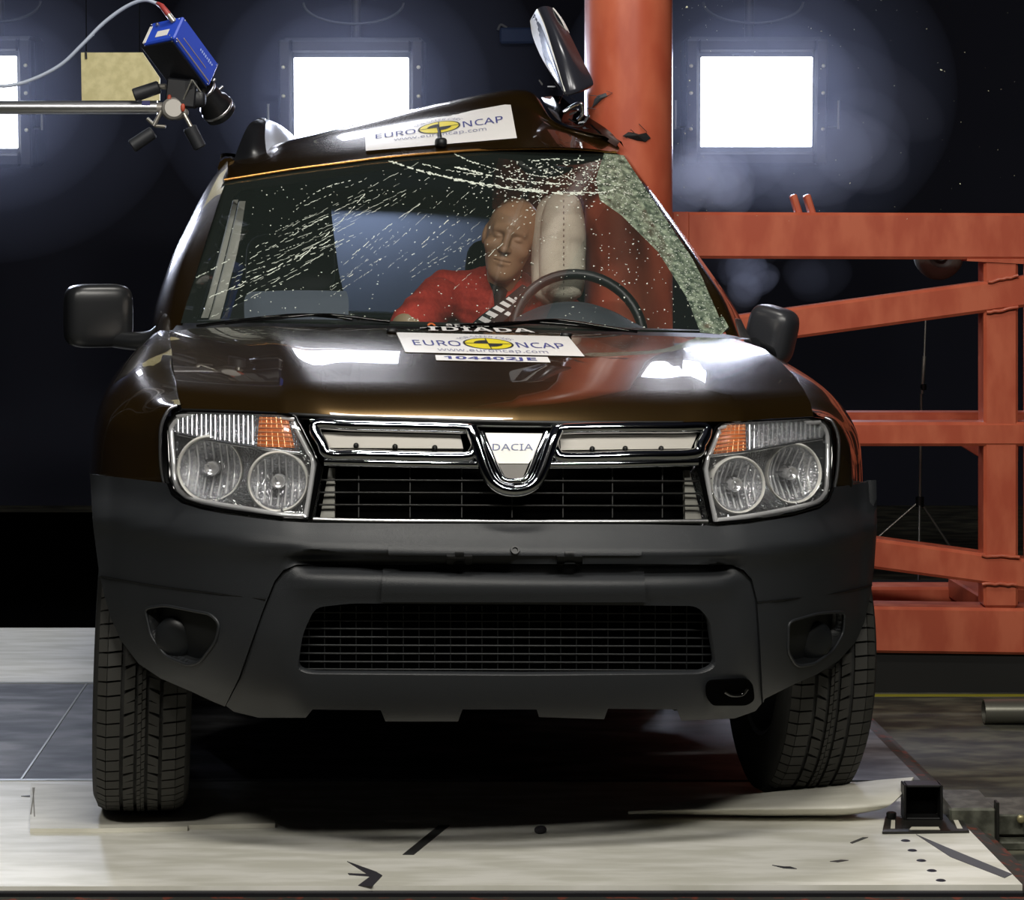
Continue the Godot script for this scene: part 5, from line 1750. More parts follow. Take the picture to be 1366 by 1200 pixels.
	grid(mb, rows, 4, 4, C(780, 70, 2.6), 0.003)
	mb.cut()
	rows = [PP([[738, 10, 2.095], [741, 13, 2.105]]), PP([[748, 24, 2.06], [752, 28, 2.075]]), PP([[756, 40, 2.052], [760, 44, 2.065]])]
	grid(mb, rows, 3, 4, C(700, 70, 2.6), 0.003)
	obj("rail_liner", mb, mk("d5d3cc", 0.4), t)
	# ragged metal and trim where the roof meets the pole
	mb = Mb.new()
	rows = [PP([[722, 130, 2.10], [742, 158, 2.07], [770, 172, 2.03], [800, 182, 2.0], [822, 196, 1.96]]), PP([[735, 128, 2.2], [758, 150, 2.16], [782, 164, 2.06], [806, 176, 2.02], [828, 188, 1.985]]), PP([[748, 128, 2.24], [768, 145, 2.2], [788, 158, 2.1], [812, 174, 2.03], [832, 196, 1.985]])]
	grid(mb, rows, 4, 3, C(700, 220, 2.4))
	obj("torn_roof_edge", mb, M.gloss_black, t)
	mb = Mb.new()
	for i in 34:
		var u := rng.randf()
		var p := C(lerpf(728, 790, u) + rng.randf_range(-8, 8), lerpf(118, 168, u) + rng.randf_range(-14, 10), 2.0 + rng.randf() * 0.12)
		var d := Vector3(rng.randf_range(-1, 1), rng.randf_range(-.3, 1), rng.randf_range(-.4, .4)) * rng.randf_range(0.008, 0.03)
		var e := Vector3(rng.randf_range(-1, 1), rng.randf_range(-1, 1), 0.2) * 0.006
		mb.quad(p, p + d, p + d + e, p + e * 1.3, Vector3(0, 0.4, 1))
	obj("torn_metal", mb, mk("8d9096", 0.25, 0.8), t).set_meta("kind", "stuff")
	mb = Mb.new()
	tube(mb, smooth(PP([[752, 150, 1.99], [762, 143, 1.99], [775, 138, 1.97], [777, 152, 1.98], [771, 160, 1.99]]), 4), 0.006, 8)
	obj("bent_bracket", mb, M.chrome_soft, t)

func car_inside(t: Node3D) -> void:
	var mb := Mb.new()
	var rows: Array = []
	for k in [[1.18, 1.10], [1.35, 1.125], [1.6, 1.135], [1.72, 1.11], [1.76, 1.0], [1.72, 0.8]]:
		var r: Array = []
		for i in 7:
			var x := lerpf(-0.70, 0.50, i / 6.0)
			r.append(Vector3(x, k[1] - 0.03 * x * x, -k[0]))
		rows.append(r)
	grid(mb, rows, 4, 4, Vector3(0, 0.9, -1.5))
	obj("dashboard", mb, mk("1b1d22", 0.7), t)
	mb = Mb.new()
	rows = [PP([[326, 426, 1.74], [326, 400, 1.78], [332, 389, 1.80]]), PP([[395, 427, 1.70], [395, 401, 1.74], [395, 387, 1.78]]), PP([[465, 427, 1.70], [465, 401, 1.74], [462, 388, 1.78]])]
	grid(mb, rows, 4, 4, C(400, 400, 2.6), 0.02)
	obj("dash_cover", mb, mk("414a56", 0.8), t)
	# steering wheel and the hood over the dials
	mb = Mb.new()
	var ring: Array = []
	var wc := C(772, 446, 1.80)
	var wb := Basis(Vector3.RIGHT, deg_to_rad(-24.0))
	for i in 48:
		var a := TAU * i / 48.0
		ring.append(wc + wb * Vector3(cos(a) * 0.188, sin(a) * 0.188, 0))
	tube(mb, ring, 0.0155, 12, true)
	var sw := obj("steering_wheel", mb, mk("101316", 0.4), t)
	mb = Mb.new()
	for a in [0.15, PI - 0.15, -PI / 2]:
		tube(mb, [wc + wb * Vector3(0, 0, 0.03), wc + wb * Vector3(cos(a) * 0.18, sin(a) * 0.18, 0)], 0.02, 8, false, 0.012)
	pebble(mb, Transform3D(wb, wc + wb * Vector3(0, 0, 0.02)), Vector3(0.17, 0.13, 0.06), 0.6, 0.7, 18, 12)
	obj("hub", mb, mk("15181c", 0.5), sw)
	mb = Mb.new()
	var dome: Array = []
	var dback: Array = []
	for q in [[672, 441], [690, 424], [715, 412], [740, 405.5], [765, 404], [790, 407], [820, 417], [845, 430], [872, 443]]:
		dome.append(C(q[0], q[1], 1.62))
		dback.append(C(q[0], q[1] + 1.0, 1.44))
	var dlow: Array = []
	for q in [[672, 446], [690, 446], [715, 446], [740, 446], [765, 446], [790, 446], [820, 446], [845, 446], [872, 447]]: dlow.append(C(q[0], q[1], 1.33))
	grid(mb, [dlow, dback, dome], 3, 4, C(765, 460, 1.6))
	obj("dial_hood", mb, M.slate, t)
	# seats
	for q in [[-0.40, -2.42, 0.0, 0.0, "front_seat"], [0.22, -2.62, 0.0, -6.0, "front_seat"]]:
		var s := node(q[4], t)
		var xf := Transform3D(Basis(Vector3.RIGHT, deg_to_rad(-14.0)) * Basis(Vector3(0, 0, 1), deg_to_rad(q[3])), Vector3(q[0], 0.45, q[1] + 0.1))
		mb = Mb.new()
		pebble(mb, Transform3D(xf.basis, xf * Vector3(0, 0.38, 0)), Vector3(0.48, 0.72, 0.17), 0.45, 0.5, 26, 18)
		obj("backrest", mb, M.fabric, s)
		mb = Mb.new()
		pebble(mb, Transform3D(xf.basis, xf * Vector3(0, 0.86, 0.0)), Vector3(0.28, 0.19, 0.10), 0.5, 0.6, 22, 14)
		obj("headrest", mb, M.fabric, s)
		mb = Mb.new()
		for e in [-0.06, 0.06]:
			cyl(mb, xf * Vector3(e, 0.7, 0), xf * Vector3(e, 0.82, 0), 0.007, 8)
			mb.cut()
		obj("headrest_rod", mb, M.silver, s)
		mb = Mb.new()
		pebble(mb, Transform3D(Basis(Vector3.RIGHT, 0.1), xf.origin + Vector3(0, 0.03, 0.22)), Vector3(0.5, 0.17, 0.52), 0.4, 0.5, 24, 12)
		obj("seat_cushion", mb, M.fabric, s)
	mb = Mb.new()
	pebble(mb, Transform3D(Basis(Vector3.RIGHT, -0.25), Vector3(-0.12, 0.72, -3.35)), Vector3(1.12, 0.6, 0.18), 0.35, 0.35, 28, 14)
	mb.cut()
	pebble(mb, Transform3D(Basis.IDENTITY, Vector3(-0.12, 0.45, -3.1)), Vector3(1.12, 0.18, 0.5), 0.35, 0.35, 28, 12)
	obj("rear_seat", mb, mk("1b2233", 0.9), t)
	# rear wall of the cabin and its window
	mb = Mb.new()
	rows = []
	for k in [[0.30, 4.18], [0.6, 4.27], [0.9, 4.25], [1.08, 4.2]]:
		var r: Array = []
		for i in 7:
			var x := lerpf(-0.77, 0.77, i / 6.0)
			r.append(Vector3(x, k[0], -k[1] + 0.12 * x * x * 1.5))
		rows.append(r)
	grid(mb, rows, 3, 3, Vector3(0, 0.8, -3))
	obj("tailgate", mb, M.paint, t)
	mb = Mb.new()
	rows = []
	for k in [[1.09, 4.2], [1.3, 4.15], [1.53, 4.07]]:
		var r: Array = []
		for i in 5:
			var x: float = lerpf(-0.66, 0.66, i / 4.0) * (1.0 - (k[0] - 1.09) * 0.40)
			r.append(Vector3(x, k[0], -k[1] + 0.1 * x * x))
		rows.append(r)
	grid(mb, rows, 3, 3, Vector3(0, 1.2, -3))
	var rw := mk("4c5568", 0.7)
	rw.backlight_enabled = true
	rw.backlight = Color(0.34, 0.37, 0.42)
	obj("rear_window", mb, rw, t, Vector3.ZERO, "pale blue-grey rear window")
	mb = Mb.new()
	rows = []
	for k in [[1.05, 4.06], [1.25, 4.03], [1.56, 3.97]]:
		var r: Array = []
		for i in 4: r.append(Vector3(lerpf([-0.68, -0.62, -0.53][[1.05, 1.25, 1.56].find(k[0])], [-0.10, -0.16, -0.21][[1.05, 1.25, 1.56].find(k[0])], i / 3.0), k[0], -k[1]))
		rows.append(r)
	grid(mb, rows, 2, 2, Vector3(0, 1.2, -4.3), 0.01)
	mb.cut()
	rows = [[Vector3(-0.25, 1.60, -3.97), Vector3(0.1, 1.61, -3.97), Vector3(0.5, 1.60, -3.97)], [Vector3(-0.25, 1.495, -3.98), Vector3(0.1, 1.50, -3.98), Vector3(0.5, 1.46, -3.98)]]
	grid(mb, rows, 2, 2, Vector3(0, 1.2, -4.3), 0.01)
	obj("rear_blind", mb, M.fabric, t)
	mb = Mb.new()
	beam(mb, Vector3(-0.66, 1.10, -4.05), Vector3(0.62, 1.10, -4.05), 0.03, 0.012, Vector3.UP)
	obj("parcel_rail", mb, M.silver, t)
	# curtain airbag hanging at the struck side
	mb = Mb.new()
	var bag: Array = []
	for q in [[752, 258, 2.02, 13], [752, 268, 2.0, 22], [751, 290, 1.99, 28.5], [751, 320, 1.98, 31], [750, 350, 1.97, 31], [750, 375, 1.96, 30], [750, 392, 1.96, 26], [750, 402, 1.97, 14]]:
		bag.append(q)
	rows = []
	for q in bag:
		var c := C(q[0], q[1], q[2])
		var r := C(q[0] + q[3], q[1], q[2]).distance_to(c)
		var line: Array = []
		for i in 25:
			var a := TAU * i / 24.0
			var pinch := 1.0 - 0.10 * exp(-pow((a - PI / 2) / 0.12, 2))
			line.append(c + Vector3(cos(a) * r, 0, sin(a) * r * 0.8) * pinch)
		rows.append(line)
	grid(mb, rows, 1, 4, C(751, 330, 1.98) - Vector3(0, 0, 0.0))
	var bg := obj("airbag", mb, M.bag, t, Vector3.ZERO, "inflated cream curtain airbag beside the dummy's head")
	mb = Mb.new()
	rows = []
	for q in bag:
		var c := C(q[0] - q[3] * 0.95, q[1] + 3, q[2] + 0.06)
		var r := C(q[0] + 12, q[1], q[2]).distance_to(C(q[0], q[1], q[2]))
		var line: Array = []
		for i in 17:
			var a := TAU * i / 16.0
			line.append(c + Vector3(cos(a) * r, 0, sin(a) * r * 1.6))
		rows.append(line)
	grid(mb, rows, 1, 4, C(722, 330, 2.04))
	obj("airbag_lobe", mb, M.bag, bg)
	mb = Mb.new()
	for i in 17:
		var y := lerpf(268, 392, i / 16.0)
		var c := C(752, y, 1.88)
		pebble(mb, Transform3D(Basis.IDENTITY, c), Vector3(0.004, 0.009, 0.004), 1, 1, 6, 4)
	obj("stitching", mb, mk("6a6258", 0.8), bg)
	# floor, firewall, sump: what keeps the underside dark
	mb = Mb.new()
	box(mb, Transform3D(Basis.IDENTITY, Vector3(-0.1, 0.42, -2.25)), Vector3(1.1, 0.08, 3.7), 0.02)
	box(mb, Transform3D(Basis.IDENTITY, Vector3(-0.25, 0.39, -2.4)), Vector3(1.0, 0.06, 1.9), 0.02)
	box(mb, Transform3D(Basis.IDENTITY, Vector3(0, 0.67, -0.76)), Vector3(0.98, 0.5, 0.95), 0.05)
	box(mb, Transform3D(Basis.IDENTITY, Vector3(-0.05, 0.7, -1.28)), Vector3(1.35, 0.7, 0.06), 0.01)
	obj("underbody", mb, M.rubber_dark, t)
	for s in [-1.0, 1.0]:
		mb = Mb.new()
		tube(mb, [Vector3(s * 0.35, 0.30, -0.9), Vector3(s * 0.70, 0.27, -0.85)], 0.025, 8)
		tube(mb, [Vector3(s * 0.45, 0.30, -0.55), Vector3(s * 0.70, 0.27, -0.85)], 0.022, 8)
		obj("control_arm", mb, M.steel_dark, t)

func car_details(t: Node3D) -> void:
	# mirrors
	var m := node("door_mirror", t, "black door mirror")
	var mb := Mb.new()
	var c := C(131, 421, 1.46)
	pebble(mb, Transform3D(Basis(Vector3.UP, 0.25) * Basis(Vector3(0, 0, 1), 0.03), c), Vector3(0.178, 0.168, 0.11), 0.42, 0.5, 36, 24)
	var cm := mk("1d1e20", 0.32)
	obj("mirror_shell", mb, cm, m)
	mb = Mb.new()
	tube(mb, smooth(PP([[120, 450, 1.46], [150, 452, 1.45], [180, 455, 1.42], [205, 452, 1.40], [222, 440, 1.38]]), 5), 0.026, 12, false, 0.034, 0.8)
	obj("mirror_arm", mb, cm, m)
	mb = Mb.new()
	rows_mirror(mb, c + Vector3(0.01, 0, -0.065))
	obj("mirror_glass", mb, M.chrome, m)
	m = node("door_mirror", t, "black door mirror knocked inwards")
	mb = Mb.new()
	c = C(1029, 446, 1.52)
	pebble(mb, Transform3D(Basis(Vector3.UP, -0.75) * Basis(Vector3(0, 0, 1), -0.22), c), Vector3(0.135, 0.158, 0.10), 0.5, 0.55, 36, 24)
	obj("mirror_shell", mb, mk("2f3034", 0.32), m)
	mb = Mb.new()
	tube(mb, smooth(PP([[1030, 476, 1.5], [1020, 470, 1.46], [1004, 462, 1.42]]), 4), 0.026, 10)
	obj("mirror_arm", mb, cm, m)
	# wipers
	for q in [[[[262, 434], [330, 425], [395, 419], [440, 421], [470, 425]], [[300, 430], [380, 422], [440, 419], [520, 428]]], [[[560, 437], [640, 432], [710, 429], [780, 434], [850, 441]], [[600, 436], [680, 431], [740, 426], [800, 434], [838, 440]]]]:
		var w := node("wiper", t)
		for k in 2:
			mb = Mb.new()
			var pts: Array = []
			for p in q[k]: pts.append(hit(p[0], p[1] + 1.0, screen_g, -0.012 - 0.010 * k, 0.8, 1.8))
			tube(mb, smooth(pts, 5), 0.0042, 8)
			obj(["wiper_blade", "wiper_arm"][k], mb, M.gloss_black, w)
	# washer jets
	mb = Mb.new()
	for q in [[523, 441.5], [755, 446.5]]:
		pebble(mb, Transform3D(Basis.IDENTITY, hit(q[0], q[1], hood_g, -0.004)), Vector3(0.03, 0.014, 0.03), 0.8, 0.8, 12, 8); mb.cut()
	obj("washer_jet", mb, M.black, t)

func rows_mirror(mb: Mb, c: Vector3) -> void:
	box(mb, Transform3D(Basis(Vector3.UP, 0.25), c), Vector3(0.14, 0.12, 0.006), 0.002)

# a block of tread between two angles, two places across and two radii
func tread_block(mb: Mb, xf: Transform3D, a0: float, a1: float, x0: float, x1: float, shear: float, r0: float, ra: float, rb: float) -> void:
	var P := func(a: float, x: float, r: float) -> Vector3: return xf * Vector3(cos(a) * r, x, sin(a) * r)
	var A: Vector3 = P.call(a0, x0, ra); var B: Vector3 = P.call(a1, x0, ra); var D: Vector3 = P.call(a1 + shear, x1, rb); var E: Vector3 = P.call(a0 + shear, x1, rb)
	var o: Vector3 = xf.basis * Vector3(cos(a0), 0, sin(a0))
	mb.quad(A, B, D, E, o)
	var a: Vector3 = P.call(a0, x0, r0); var b: Vector3 = P.call(a1, x0, r0); var d: Vector3 = P.call(a1 + shear, x1, r0); var e: Vector3 = P.call(a0 + shear, x1, r0)
	var tg: Vector3 = xf.basis * Vector3(-sin(a0), 0, cos(a0))
	mb.quad(A, E, e, a, -tg)
	mb.quad(B, D, d, b, tg)
	mb.quad(A, B, b, a, -xf.basis.y)
	mb.quad(E, D, d, e, xf.basis.y)

func wheel(t: Node3D, c: Vector3, steer: float, camber: float) -> void:
	var w := node("wheel", t)
	var b := Basis(Vector3.UP, steer) * Basis(Vector3(0, 0, 1), camber)
	var sg := signf(c.x)
	# y of the lathe runs outwards
	var xf := Transform3D(b * Basis(Vector3(0, 1, 0) * sg, Vector3(sg, 0, 0), Vector3(0, 0, 1) * -1.0), c)
	var mb := Mb.new()
	lathe(mb, [Vector2(0.205, -0.095), Vector2(0.225, -0.105), Vector2(0.27, -0.112), Vector2(0.31, -0.110), Vector2(0.328, -0.101), Vector2(0.334, -0.092), Vector2(0.336, -0.05), Vector2(0.3365, 0.0), Vector2(0.336, 0.05), Vector2(0.334, 0.092), Vector2(0.328, 0.101), Vector2(0.31, 0.110), Vector2(0.27, 0.112), Vector2(0.225, 0.105), Vector2(0.205, 0.095)], 72, xf, 0.3)
	obj("tyre", mb, M.rubber, w)
	mb = Mb.new()
	var front: bool = c.z > -2.0
	if front:
		for i in 66:
			var a := TAU * i / 66.0
			var da := TAU / 66.0
			for s in [-1.0, 1.0]:
				tread_block(mb, xf, a, a + da * 0.86, s * 0.048, s * 0.078, 0.01 * s, 0.334, 0.3445, 0.3435)
				tread_block(mb, xf, a + 0.01 * s, a + da * 0.86 + 0.01 * s, s * 0.0795, s * 0.099, 0.0, 0.327, 0.3435, 0.334)
		for i in 80:
			var a := TAU * i / 80.0
			var da := TAU / 80.0
			for s in [-1.0, 1.0]:
				tread_block(mb, xf, a, a + da * 0.84, s * 0.016, s * 0.0395, 0.035 * (1.0 if i % 2 == 0 else 0.6), 0.334, 0.3455, 0.345)
		for i in 96:
			var a := TAU * i / 96.0
			tread_block(mb, xf, a, a + TAU / 96.0 * 0.86, -0.0085, -0.001, 0.012, 0.334, 0.346, 0.346)
			tread_block(mb, xf, a + 0.03, a + 0.03 + TAU / 96.0 * 0.86, 0.0003, 0.0085, 0.012, 0.334, 0.346, 0.346)
	else:
		lathe(mb, [Vector2(0.334, -0.095), Vector2(0.345, -0.08), Vector2(0.345, 0.08), Vector2(0.334, 0.095)], 60, xf, 0.3)
	obj("tread", mb, mk("2b2a26", 0.7), w)
	mb = Mb.new()
	lathe(mb, [Vector2(0, 0.06), Vector2(0.03, 0.062), Vector2(0.05, 0.05), Vector2(0.09, 0.055), Vector2(0.15, 0.07), Vector2(0.18, 0.06), Vector2(0.19, 0.085), Vector2(0.206, 0.098), Vector2(0.21, 0.096), Vector2(0.20, 0.06), Vector2(0.195, -0.09), Vector2(0.206, -0.095)], 40, xf, 0.5)
	obj("rim", mb, mk("8d8f92", 0.35, 0.8), w)
	mb = Mb.new()
	for i in 5:
		var a := TAU * i / 5.0
		cyl(mb, xf * Vector3(cos(a) * 0.055, 0.05, sin(a) * 0.055), xf * Vector3(cos(a) * 0.055, 0.066, sin(a) * 0.055), 0.009, 6); mb.cut()
	obj("wheel_nut", mb, M.silver, w)

# ================================================================ the crash-test dummy in the driver's seat
func dummy() -> void:
	var hips := C(655, 560, 2.30)
	var t := thing("crash_test_dummy", "tan-faced crash-test dummy in a red shirt slumped behind the steering wheel", "dummy", Transform3D(carT.basis, carT * hips))
	var neck := C(668, 380, 2.16)
	var hc := C(681, 320, 2.08)
	# head: its own axes, leaning to the pole
	var hb := Basis(Vector3(0, 0, 1), deg_to_rad(-13.0)) * Basis(Vector3.UP, deg_to_rad(-14.0)) * Basis(Vector3.RIGHT, deg_to_rad(6.0))
	var f := func(p: Vector3) -> float:
		var ax := Vector3(absf(p.x), p.y, p.z)
		var d := ell(p, Vector3(0, 0.030, -0.012), Vector3(0.076, 0.098, 0.096))
		d = sm(d, ell(p, Vector3(0, -0.045, 0.022), Vector3(0.060, 0.080, 0.066)), 0.03)
		d = sm(d, ell(p, Vector3(0, -0.098, 0.055), Vector3(0.030, 0.024, 0.026)), 0.025)
		d = sm(d, cap(ax, Vector3(0.004, 0.030, 0.083), Vector3(0.04, 0.030, 0.066), 0.010, 0.008), 0.016)
		d = sm(d, ell(ax, Vector3(0.042, -0.022, 0.058), Vector3(0.024, 0.020, 0.020)), 0.02)
		d = -sm(-d, ell(ax, Vector3(0.030, 0.010, 0.094), Vector3(0.020, 0.011, 0.016)), 0.012)
		d = sm(d, ell(ax, Vector3(0.030, 0.009, 0.071), Vector3(0.014, 0.008, 0.011)), 0.005)
		d = sm(d, cap(p, Vector3(0, 0.022, 0.084), Vector3(0, -0.024, 0.105), 0.0085, 0.0125), 0.010)
		d = sm(d, ell(ax, Vector3(0.012, -0.027, 0.092), Vector3(0.008, 0.007, 0.010)), 0.008)
		d = sm(d, cap(ax, Vector3(0, -0.056, 0.088), Vector3(0.021, -0.059, 0.076), 0.0062, 0.004), 0.007)
		d = sm(d, cap(ax, Vector3(0, -0.068, 0.086), Vector3(0.018, -0.066, 0.076), 0.0068, 0.004), 0.007)
		d = -sm(-d, cap(ax, Vector3(0, -0.0618, 0.096), Vector3(0.024, -0.0618, 0.080), 0.0022, 0.0018), 0.004)
		d = sm(d, ell(ax, Vector3(0.078, 0.0, -0.010), Vector3(0.010, 0.032, 0.020)), 0.008)
		d = sm(d, cap(p, Vector3(0, -0.07, -0.03), Vector3(0, -0.16, -0.045), 0.050, 0.052), 0.02)
		return d
	var mb := Mb.new()
	nets(mb, Vector3(-0.10, -0.17, -0.12), Vector3(0.10, 0.14, 0.125), 0.0042, f)
	var head := Mb.new()
	for i in mb.v.size():
		head.v.append(hc + hb * mb.v[i]); head.n.append(hb * mb.n[i]); head.uv.append(Vector2.ZERO)
	obj("head", head, M.skin, t, hips, "smooth tan vinyl face and bald head")
	# torso and sleeves: one red shirt
	var sl := C(594, 392, 2.20)      # shoulder at the left of the picture
	var sr := C(738, 412, 2.16)
	var el := C(545, 436, 1.98)
	var er := C(792, 452, 2.0)
	var ch := C(664, 425, 2.22)
	var body := func(p: Vector3) -> float:
		var d := cap(p, ch + Vector3(0.0, 0.03, 0.0), hips, 0.135, 0.125)
		d = sm(d, cap(p, sl + Vector3(.05, -0.01, 0), sr + Vector3(-.05, -0.01, 0), 0.072, 0.072), 0.05)
		d = sm(d, cap(p, neck + Vector3(0, 0.0, -0.01), ch, 0.062, 0.10), 0.05)
		d = sm(d, cap(p, sl, sl.lerp(el, 0.92), 0.073, 0.062), 0.035)
		d = sm(d, cap(p, sr, sr.lerp(er, 0.92), 0.070, 0.060), 0.035)
		# creases and the sleeve seams
		d += 0.0035 * sin(p.x * 70.0 + p.y * 95.0) * sin(p.y * 60.0 - p.x * 20.0 + 1.0)
		var q := (p - sl).dot((el - sl).normalized())
		if p.x < sl.x + 0.02: d += 0.005 * exp(-pow((q - 0.035) / 0.007, 2))
		return d
	mb = Mb.new()
	var lo := Vector3(minf(el.x, hips.x) - 0.13, hips.y - 0.15, -2.47)
	var hi := Vector3(maxf(er.x, hips.x) + 0.10, neck.y + 0.05, -1.86)
	nets(mb, lo, hi, 0.0115, body)
	obj("shirt", mb, M.shirt, t, hips, "red short-sleeved shirt")
	# dark open collar
	mb = Mb.new()
	var cf := neck + Vector3(0, -0.01, 0.055)
	tube(mb, smooth([neck + Vector3(-0.055, 0.035, -0.02), neck + Vector3(-0.045, 0.015, 0.035), cf + Vector3(-0.005, -0.035, 0.02), C(662, 420, 2.085)], 6), 0.012, 8, false, 0.008, 0.5)
	tube(mb, smooth([neck + Vector3(0.06, 0.03, -0.02), neck + Vector3(0.05, 0.01, 0.035), cf + Vector3(0.01, -0.035, 0.022), C(664, 420, 2.085)], 6), 0.012, 8, false, 0.008, 0.5)
	obj("collar", mb, M.shirt, t, hips)
	mb = Mb.new()
	grid(mb, [[C(652, 376, 2.10), C(658, 392, 2.085), C(660, 418, 2.075)], [C(667, 382, 2.08), C(667, 396, 2.07), C(664, 418, 2.072)], [C(682, 376, 2.10), C(676, 392, 2.085), C(668, 418, 2.075)]], 4, 4, C(667, 390, 2.4), 0.006)
	obj("neck_bib", mb, mk("101114", 0.7), t, hips)
	mb = Mb.new()
	var nk: Array = [hc + hb * Vector3(0, -0.09, -0.035), neck + Vector3(0, 0.0, -0.01)]
	for i in 5: cyl(mb, nk[0].lerp(nk[1], i / 5.0), nk[0].lerp(nk[1], (i + 0.7) / 5.0), 0.056, 22, 0.005)
	obj("neck", mb, M.rubber_dark, t, hips, "black ribbed rubber neck")
	# forearms with hands on the thighs
	for q in [[el, sl, C(585, 520, 1.80)], [er, sr, C(760, 520, 1.84)]]:
		var E: Vector3 = q[0]
		var Hn: Vector3 = q[2]
		var dirv := (Hn - E).normalized()
		var side := dirv.cross(Vector3.UP).normalized()
		var arm := func(p: Vector3) -> float:
			var d := cap(p, E.lerp(q[1], 0.12), E, 0.050, 0.046)
			d = sm(d, cap(p, E, Hn, 0.046, 0.028), 0.02)
			d = sm(d, cap(p, Hn, Hn + dirv * 0.06, 0.030, 0.034), 0.015)
			for k in 4:
				var o := side * (k - 1.5) * 0.019
				var len: float = [0.06, 0.075, 0.07, 0.055][k]
				d = sm(d, cap(p, Hn + dirv * 0.075 + o, Hn + dirv * (0.075 + len * 0.5) + o, 0.009, 0.0085), 0.004)
				d = sm(d, cap(p, Hn + dirv * (0.075 + len * 0.5) + o, Hn + dirv * (0.075 + len) + o + Vector3(0, -0.02, 0), 0.0085, 0.0075), 0.003)
			d = sm(d, cap(p, Hn + dirv * 0.02 + side * 0.03, Hn + dirv * 0.07 + side * 0.055, 0.011, 0.009), 0.008)
			return d
		mb = Mb.new()
		var a: Vector3 = E.min(Hn + dirv * 0.17).min(E.lerp(q[1], 0.15)) - Vector3(0.07, 0.07, 0.07)
		var z: Vector3 = E.max(Hn + dirv * 0.17).max(E.lerp(q[1], 0.15)) + Vector3(0.07, 0.07, 0.07)
		nets(mb, a, z, 0.0085, arm)
		obj("forearm", mb, mk("8a7a5e", 0.55), t, hips, "tan vinyl forearm")
	for s in [-1.0, 1.0]:
		mb = Mb.new()
		tube(mb, smooth([hips + Vector3(s * 0.09, -0.03, 0.02), hips + Vector3(s * 0.12, 0.03, 0.22), hips + Vector3(s * 0.13, 0.03, 0.42), hips + Vector3(s * 0.13, -0.12, 0.50), hips + Vector3(s * 0.12, -0.30, 0.54)], 5), 0.082, 16, false, 0.055)
		obj("leg", mb, mk("3a3a3e", 0.8), t, hips)
	# belt with its check marks
	mb = Mb.new()
	var b0 := C(706, 384, 2.06)
	var b1 := C(690, 398, 2.045)
	var b2 := C(640, 430, 2.035)
	var b3 := C(604, 470, 2.10)
	var left := [C(697, 379, 2.06), C(676, 396, 2.045), C(638, 424, 2.03), C(600, 464, 2.10)]
	var rightb := [C(716, 390, 2.06), C(697, 408, 2.045), C(662, 436, 2.03), C(614, 478, 2.10)]
	grid(mb, [left, rightb], 8, 1, C(660, 410, 2.5), 0.003)
	var belt := obj("seat_belt", mb, mk("14151a", 0.8), t, hips, "black belt with a white striped marker")
	var L := smooth(left, 8)
	var R := smooth(rightb, 8)
	mb = Mb.new()
	for i in 6:
		var u0 := 7.6 + i * 1.9
		var lp := func(arr: Array, u: float) -> Vector3:
			var k := int(u)
			return arr[k].lerp(arr[k + 1], u - k)
		var a: Vector3 = lp.call(L, u0); var b: Vector3 = lp.call(L, u0 + 1.1)
		var c: Vector3 = lp.call(R, u0 + 1.1); var d: Vector3 = lp.call(R, u0)
		var up := Vector3(0, 0, 0.004)
		mb.quad(a.lerp(d, 0.05) + up, b.lerp(c, 0.05) + up, b.lerp(c, 0.55) + up, a.lerp(d, 0.55) + up, Vector3(0, 0, 1))
		if i % 2 == 0: mb.quad(a.lerp(d, 0.7) + up, b.lerp(c, 0.7) + up, b.lerp(c, 0.95) + up, a.lerp(d, 0.95) + up, Vector3(0, 0, 1))
	obj("marker_stripe", mb, M.white_sticker, belt, hips)
	mb = Mb.new()
	for q in [[686, 398], [695, 404], [693, 394], [702, 398], [688, 408]]:
		pebble(mb, Transform3D(Basis.IDENTITY, C(q[0] + 2, q[1], 2.02)), Vector3(0.009, 0.009, 0.003), 1, 1, 10, 6); mb.cut()
	obj("marker_dot", mb, M.white_sticker, belt, hips)
	mb = Mb.new()
	pebble(mb, Transform3D(Basis.IDENTITY, C(606, 372, 2.24)), Vector3(0.04, 0.035, 0.04), 0.8, 0.8, 14, 10)
	obj("shoulder_joint", mb, mk("a6a79a", 0.5), t, hips)

